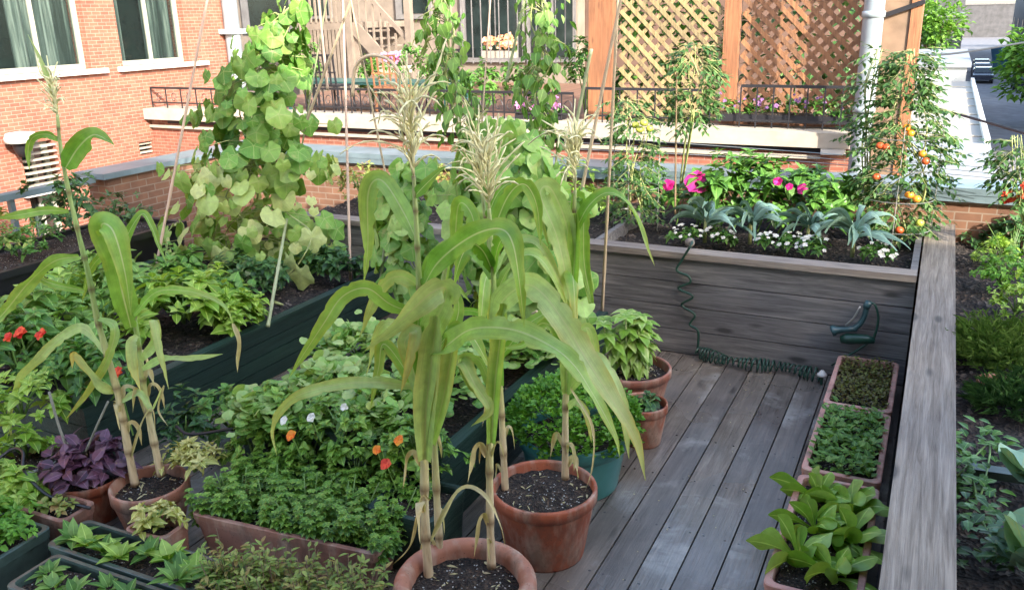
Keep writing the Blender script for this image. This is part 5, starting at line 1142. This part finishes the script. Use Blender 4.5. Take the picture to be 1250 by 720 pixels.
# ================================================================== LOWER-LEFT TRAYS
def lettuce(c,r,n,L,W,mat,label,name='lettuce_plant',group=None): return bush(0,0,0,r,r,r*.7,n,L,W,mat,label,name,'seedlings',world=c,stem=False,group=group,zmin=0,upz=.9)
lettuce((-3.23,1.73,.15),.19,620,.05,.03,'parsley_leaf','dense pale green seedlings filling the tub at the lower left corner')
for k in range(8):
    c=V((-2.88+.09*k,1.885+U(-.04,.04),.15)); rosette(c,10,.08,.05,'lime_leaf' if k%2 else 'bean_leaf',['first','second','third','fourth','fifth','sixth','seventh','eighth'][k]+' seedling from the left in the rear green tray','seedling','seedling',(.4,1.3),group='seedlings in the rear green tray')
for k in range(7):
    c=V((-2.77+.093*k,1.66+U(-.06,.06),.15)); rosette(c,11,.06,.036,'bean_leaf',['first','second','third','fourth','fifth','sixth','seventh'][k]+' seedling from the left in the nearest green tray','seedling','seedling',(.4,1.3),group='seedlings in the nearest green tray')
for k in range(3):
    c=V((-3.6+.25*k,1.98,.17)); bush(0,0,0,.13,.09,.11,130,.07,.05,'lime_leaf',['left','middle','right'][k]+' light green sprig in the lower left terracotta trough',world=c,zmin=0) if k<2 else bush(0,0,0,.1,.08,.05,60,.04,.03,'olive_leaf','dry olive sprig at the right end of the lower left trough',world=c,zmin=0)
for k in range(4):
    c=V((-2.04+.145*k,1.88+.01*k,.16)); f=MB(); st=MB()
    for q in range(75):
        h=hdir()*U(0,.11); e=c+V((h.x*1.6,h.y*1.6,U(.07,.19))); st.tube([c+h,e],.002,.0015,3)
        for w_ in range(9): o=(c+h).lerp(e,U(.3,1)); f.leaf(o,rdir(-.1,.8),V((0,0,1)),U(.022,.042),.014,R(),.3,.2,3)
    plantthing('herb_plant',c,['leftmost straggly olive herb in the bottom trough','second straggly olive herb in the bottom trough','third straggly olive herb in the bottom trough','straggly olive herb beside the front corn pot'][k],'herb',f,'olive_leaf',st,'woody_stem','straggly herbs at the bottom edge')
for k,(x,y) in enumerate(((215,708),(262,700),(325,708),(290,716))):
    c=PZ(x,y,.22); rosette((c.x,c.y,.20),12,.075,.04,'bean_leaf',['bright rosette nearest the green trays','bright rosette second from the green trays','bright rosette farthest right at the bottom edge','bright rosette touching the bottom edge'][k],'lettuce_plant','salad plant',(.3,1.3),group='bright salad rosettes at the bottom edge')
# labels
# ================================================================== POTTED PLANTS CENTRE
# basil
f=MB(); p=c3+V((0,0,.20)); st=MB()
for k in range(20):
    h=hdir()*U(.02,.19); e=p+h+V((0,0,U(.18,.37))); st.tube([p+h*.2,p.lerp(e,.5)+h*.3,e],.006,.004,6)
    for lv in range(4):
        o=p.lerp(e,1-.2*lv); a0=U(0,6)
        for w_ in range(5): a=a0+w_*1.257; hh=V((math.cos(a),math.sin(a),0)); f.leaf(o,hh+V((0,0,.3-.25*lv)),V((0,0,1)),U(.07,.115)*(.8+.1*lv),U(.042,.07),R()*.8+.2,.55,.18,6)
plantthing('basil_plant',p,'bushy light green basil in the red-brown pot','herb',f,'basil_leaf',st,'pale_stem')
# parsley tub
f=MB(); p=c5+V((0,0,.27)); 
for q in range(430):
    d=rdir(.0,1); o=p+V((d.x*.29,d.y*.29,.02+d.z*.22+U(-.05,.02))); 
    for w_ in range(12): f.quadleaf(o+rdir(-.5,1)*.022,rdir(-.1,1)+d*.4,V((0,0,1))+rdir(-1,1)*.4,U(.018,.032),.022,min(1,R()*.8+.2*d.z),.2)
plantthing('parsley_plant',p,'dense bright curly parsley in the teal tub','herb',f,'parsley_leaf',stems(c5+V((0,0,.23)),(.2,.2,.15),40,.003),'green_stem')
bush(0,0,0,.10,.10,.06,60,.05,.035,'dark_leaf','few dark leaves in the small half-hidden terracotta pot',world=c4+V((0,0,.19)),zmin=0)
# window box plants
def rx(): return U(-.13,.13)
f=MB()
for k in range(1500): f.leaf((-.205+rx()*1.02,4.63+U(-.31,.31),.16+U(0,.05)),rdir(.1,1),V((0,0,1)),U(.014,.026),.014,R(),.2,.1,3)
t=tag(f.build('sedum_cover','brown_sedum'),'low brownish green sedum covering the farthest window box','ground cover'); t['kind']='stuff'
f=MB()
for k in range(620): f.leaf((-.205+rx(),3.90+U(-.32,.32),.16+U(0,.07)),rdir(.1,.9),V((0,0,1)),U(.025,.045),.030,R(),.2,.1,3)
t=tag(f.build('small_leaf_cover','bean_leaf'),'small rounded green leaves covering the second window box','ground cover'); t['kind']='stuff'
def salad(c,label,s=1.0,n=10,mat='salad_leaf',grp='large-leaved salad plants in the window boxes'):
    c=V(c); t=thing('salad_plant',c,label,'salad plant',grp); f=MB()
    for k in range(n):
        a=k*2.4+U(-.3,.3); el=U(.35,1.15) if k>3 else U(1.0,1.4); h=V((math.cos(a),math.sin(a),0)); L=U(.12,.18)*s; d=h*math.cos(el)+V((0,0,math.sin(el)))
        P=[c+d*L*u+V((0,0,-.35*L*u*u))+h*.2*L*u*u for u in(0,.35,.6,.82,1)]
        f.ribbon(P,.10*s,(1.1,1.0),R()*.7+.3,0,prof=lambda u:(.14+.86*math.exp(-((u-.64)/.27)**2))*math.sqrt(max(.02,1-max(0,(u-.75)/.25)**2)),fold=-.15,rip=.15,sub=6)
    f.build('foliage',mat,t,True)
salad_l=[(-.27,3.36),(-.14,3.30),(-.25,3.12),(-.12,3.08),(-.28,2.90),(-.15,2.84)]
for i,(x,y) in enumerate(salad_l): salad((x,y,.16),['salad plant at the far left corner of the third window box','salad plant at the far right corner of the third window box','salad plant left of centre in the third window box','salad plant right of centre in the third window box','salad plant at the near left corner of the third window box','salad plant at the near right corner of the third window box'][i],1.15)
salad((-.28,2.50,.16),'salad plant at the left of the nearest window box',.95); salad((-.14,2.46,.16),'salad plant at the right of the nearest window box',.85)
# ================================================================== RIGHT BED PLANTS
for i,(x,y,z,r,rz,m_,l,n_,L_) in enumerate([(1212,312,.52,.15,.14,'lime_leaf','bright green curly bush, farthest of three in the right bed',420,.035),(1222,345,.52,.18,.2,'parsley_leaf','mid green bush with pale tips in the middle of the right bed',500,.035),(1240,375,.52,.16,.15,'lime_leaf','bright green curly bush at the right edge of the picture',420,.035),(1238,292,.52,.22,.2,'dark_leaf','dark shrub under the red flowers at the right edge',300,.07),(1190,290,.5,.12,.08,'dark_leaf','small dark plant by the end of the cap board',120,.05)]):
    bush(x,y+8,z,r,r,rz,n_,L_,L_*.7,m_,l)
def fine(px,py,r,h,n,label,mat='dill_leaf'):
    p=PZ(px,py,.5); f=MB(); 
    for k in range(n):
        d=rdir(.25,1); o=p+V((d.x*r*U(.1,.5),d.y*r*U(.1,.5),0)); e=p+V((d.x*r,d.y*r,h*U(.5,1)*d.z)); 
        for w_ in range(8): q=o.lerp(e,U(.25,1)); f.quadleaf(q,(d+rdir(-.2,1)*.8),V((0,0,1)),U(.03,.06),.004,R())
    plantthing('dill_plant',p,label,'herb',f,mat,stems(p,(r*.7,r*.7,h*.8),16,.002))
fine(1222,440,.32,.22,520,'feathery green dill spreading in the right bed')
fine(1240,500,.20,.15,260,'dark feathery plant right of the sunken clay pot','dark_leaf')
def sprawl(px,label,mat='mid_leaf',Z=.5):
    pts=[PZ(x,y,Z) for x,y in px]; f=MB(); st=MB(); st.tube(catmull([p+V((0,0,.06)) for p in pts],4),.005,.003,5)
    for p in pts:
        for k in range(26): o=p+V((U(-.06,.06),U(-.07,.07),U(.02,.14))); f.leaf(o,rdir(-.2,.6),V((0,0,1)),U(.03,.055),.03,R(),.3,.2,3)
    plantthing('sprawling_plant',pts[0],label,'plant',f,mat,st)
sprawl([(1168,556),(1178,580),(1185,605),(1192,630),(1205,560),(1165,600)],'young yellow-green plant sprawling beside the cap board')
sprawl([(1195,655),(1215,700),(1185,690)],'low sparse seedling in the near right bed','dark_leaf')
def cabbage(c,label,S,n,mat='cabbage_leaf'):
    c=V(c); t=thing('cabbage_plant',c,label,'cabbage'); f=MB(); st=MB(); st.tube([c,c+V((0,0,.07))],.018,.012,7)
    for k in range(n):
        a=k*2.4+.4; el=U(.2,1.0); h=V((math.cos(a),math.sin(a),0)); d=h*math.cos(el)+V((0,0,math.sin(el))); f.palm(c+V((0,0,.06))+d*S*.28,d,V((0,0,1))-h*.5,S*U(.8,1.1),R(),3,.05,-.25)
    st.build('stem','pale_stem',t,True); f.build('foliage',mat,t,True); return t
p=PZ(1262,715,.50); cabbage(p,'big blue-green cabbage with purplish heart at the lower right corner',.21,8)
p2=p+V((-.05,.09,.13)); f=MB(); clump(f,p2,.05,.05,.02,90,.022,.008,zmin=0); tt=thing('purple_flower',p2,'curled purple flower cluster above the lower right cabbage','flowers'); f.build('flower_head','purple_petal',tt); b=MB(); b.tube([p2,p2-V((0,0,.15))],.005,k=5); b.build('stem','pale_stem',tt)
p=PZ(1262,605,.54); cabbage(p,'smaller blue-green cabbage at the right edge above the big one',.18,6)
# red flowers at the right edge
p=PY(1245,240,6.0); tt=thing('red_flowering_plant',(p.x,p.y,.5),'cluster of dark red flowers at the right edge before the parapet','flowers'); 
for k in range(14): f=MB(); flowers(f,PY(U(1226,1262),U(226,246),6.0+U(-.1,.1)),R()*6,.05,5,V((0,-.7,.6))); f.build('flower','red_petal',tt)
stems((p.x,p.y,.5),(.2,.1,.35),10,.003).build('stem','green_stem',tt)
# soaker tube
m=MB(); a,b_=PZ(1180,572,.54),PZ(1262,584,.54); m.beam(a,b_,.05,.03); tag(m.build('plastic_edging','green_tray_plastic'),'short grey-green plastic edging strip lying across the right bed','edging')
# ================================================================== COILED HOSE + NOZZLE
def coil(pts,r,turns,tr,label):
    P=catmull([V(p) for p in pts],24); L=[0]
    for i in range(1,len(P)): L.append(L[-1]+(P[i]-P[i-1]).length)
    N=int(turns*11); out=[]
    for i in range(N+1):
        s=L[-1]*i/N; j=0
        while j<len(L)-2 and L[j+1]<s: j+=1
        u=(s-L[j])/(L[j+1]-L[j]+1e-9); c=P[j].lerp(P[j+1],u); d=(P[min(j+1,len(P)-1)]-P[j]).normalized(); a=d.cross(V((0,0,1)))
        if a.length<.1: a=V((1,0,0))
        a.normalize(); e=a.cross(d); ph=2*math.pi*turns*i/N; rr=r*(1+.25*math.sin(i*.05)); out.append(c+a*(rr*math.cos(ph)+.012*math.sin(i*.021))+e*(rr*math.sin(ph))+d*(.006*math.sin(i*.13)))
    b=MB(); b.tube(out,tr,k=6); return b
hp=[V((PY(x,430,YF-.08).x,YF-d,.043)) for x,d in ((850,.05),(870,.07),(892,.10),(925,.11),(960,.09),(985,.12),(1004,.12))]
t=thing('coiled_hose',hp[2],'dark green coiled garden hose lying along the foot of the far planter','hose')
coil(hp,.033,27,.0052,'').build('coil','hose_green',t,True)
yh=YF-.035
b=MB(); b.tube(catmull([PY(846,292,yh+.09),PY(843,300,yh-.02),PY(832,318,yh),PY(826,330,yh),PY(840,337,yh),PY(842,345,yh),PY(828,352,yh),PY(846,362,yh),PY(832,372,yh),PY(848,384,yh),PY(842,396,yh),PY(852,404,yh-.01),V((hp[0].x,hp[0].y,.06)),hp[0]],8),.008,k=6); b.build('rising_end','hose_green',t,True)
p=PY(842,296,yh+.05); b=MB(); b.ball(p,.032,.03,.03); b.build('tap_connector','cap_wood',t,True)
# nozzle
p=PY(1040,408,YF-.06); t=thing('hose_nozzle',(p.x,p.y,p.z-.08),'teal spray nozzle and valve standing against the far planter by the window boxes','nozzle')
def q_(x,y,dy=0): return PY(x,y,YF-.07+dy)
b=MB(); b.tube([q_(1016,404),q_(1019,403),q_(1021,403),q_(1032,402),q_(1046,401)],.030,.018,12,rf=lambda t,i:(1.15,1.15,.95,.8,1)[i]); b.build('head','nozzle_teal',t,True)
b=MB(); b.tube(catmull([q_(1040,402),q_(1049,396),q_(1055,386),q_(1058,374)],4),.017,.015,10); b.tube([q_(1057,376),q_(1061,368)],.020,.02,10); b.build('handle','nozzle_teal',t,True)
b=MB(); b.tube(catmull([q_(1032,397,-.01),q_(1042,388,-.02),q_(1050,374,-.02)],4),.006,k=6); b.build('trigger','wire_metal',t,True)
b=MB(); b.tube([q_(1026,414),q_(1034,413),q_(1058,414),q_(1068,416)],.030,.022,10,rf=lambda t,i:(.7,1.2,1.1,.8)[i]); b.build('valve','hose_green',t,True)
b=MB(); b.tube(catmull([q_(1060,370),q_(1068,372),q_(1072,390),q_(1066,412),q_(1050,425),q_(1015,446)],6),.007,k=6); b.build('feed_hose','hose_green',t,True)
t=thing('white_cap',PZ(1008,430,.0),'small white cap on a stub at the right end of the coiled hose','white_cap'); p=PY(1006,432,YF-.16)  # small white object of unknown use, modelled as a cap on a stub
b=MB(); b.lathe((p.x,p.y,.055),[(.028,0),(.03,.01),(.02,.02),(.006,.038)],12); b.build('head','white_paint',t,True); b=MB(); b.tube([(p.x,p.y,0),(p.x,p.y,.055)],.008,k=6); b.build('stub','hose_green',t)
# fallen bits on the deck
t=None
f=MB()
for k in range(60): f.quadleaf((U(-1.6,-.4),U(2.6,5.0),.003),hdir(),V((0,0,1)),U(.006,.014),.006,R(),0)
o=tag(f.build('leaf_litter','corn_dry'),'tiny dry leaf crumbs scattered on the deck boards','litter'); o['kind']='stuff'
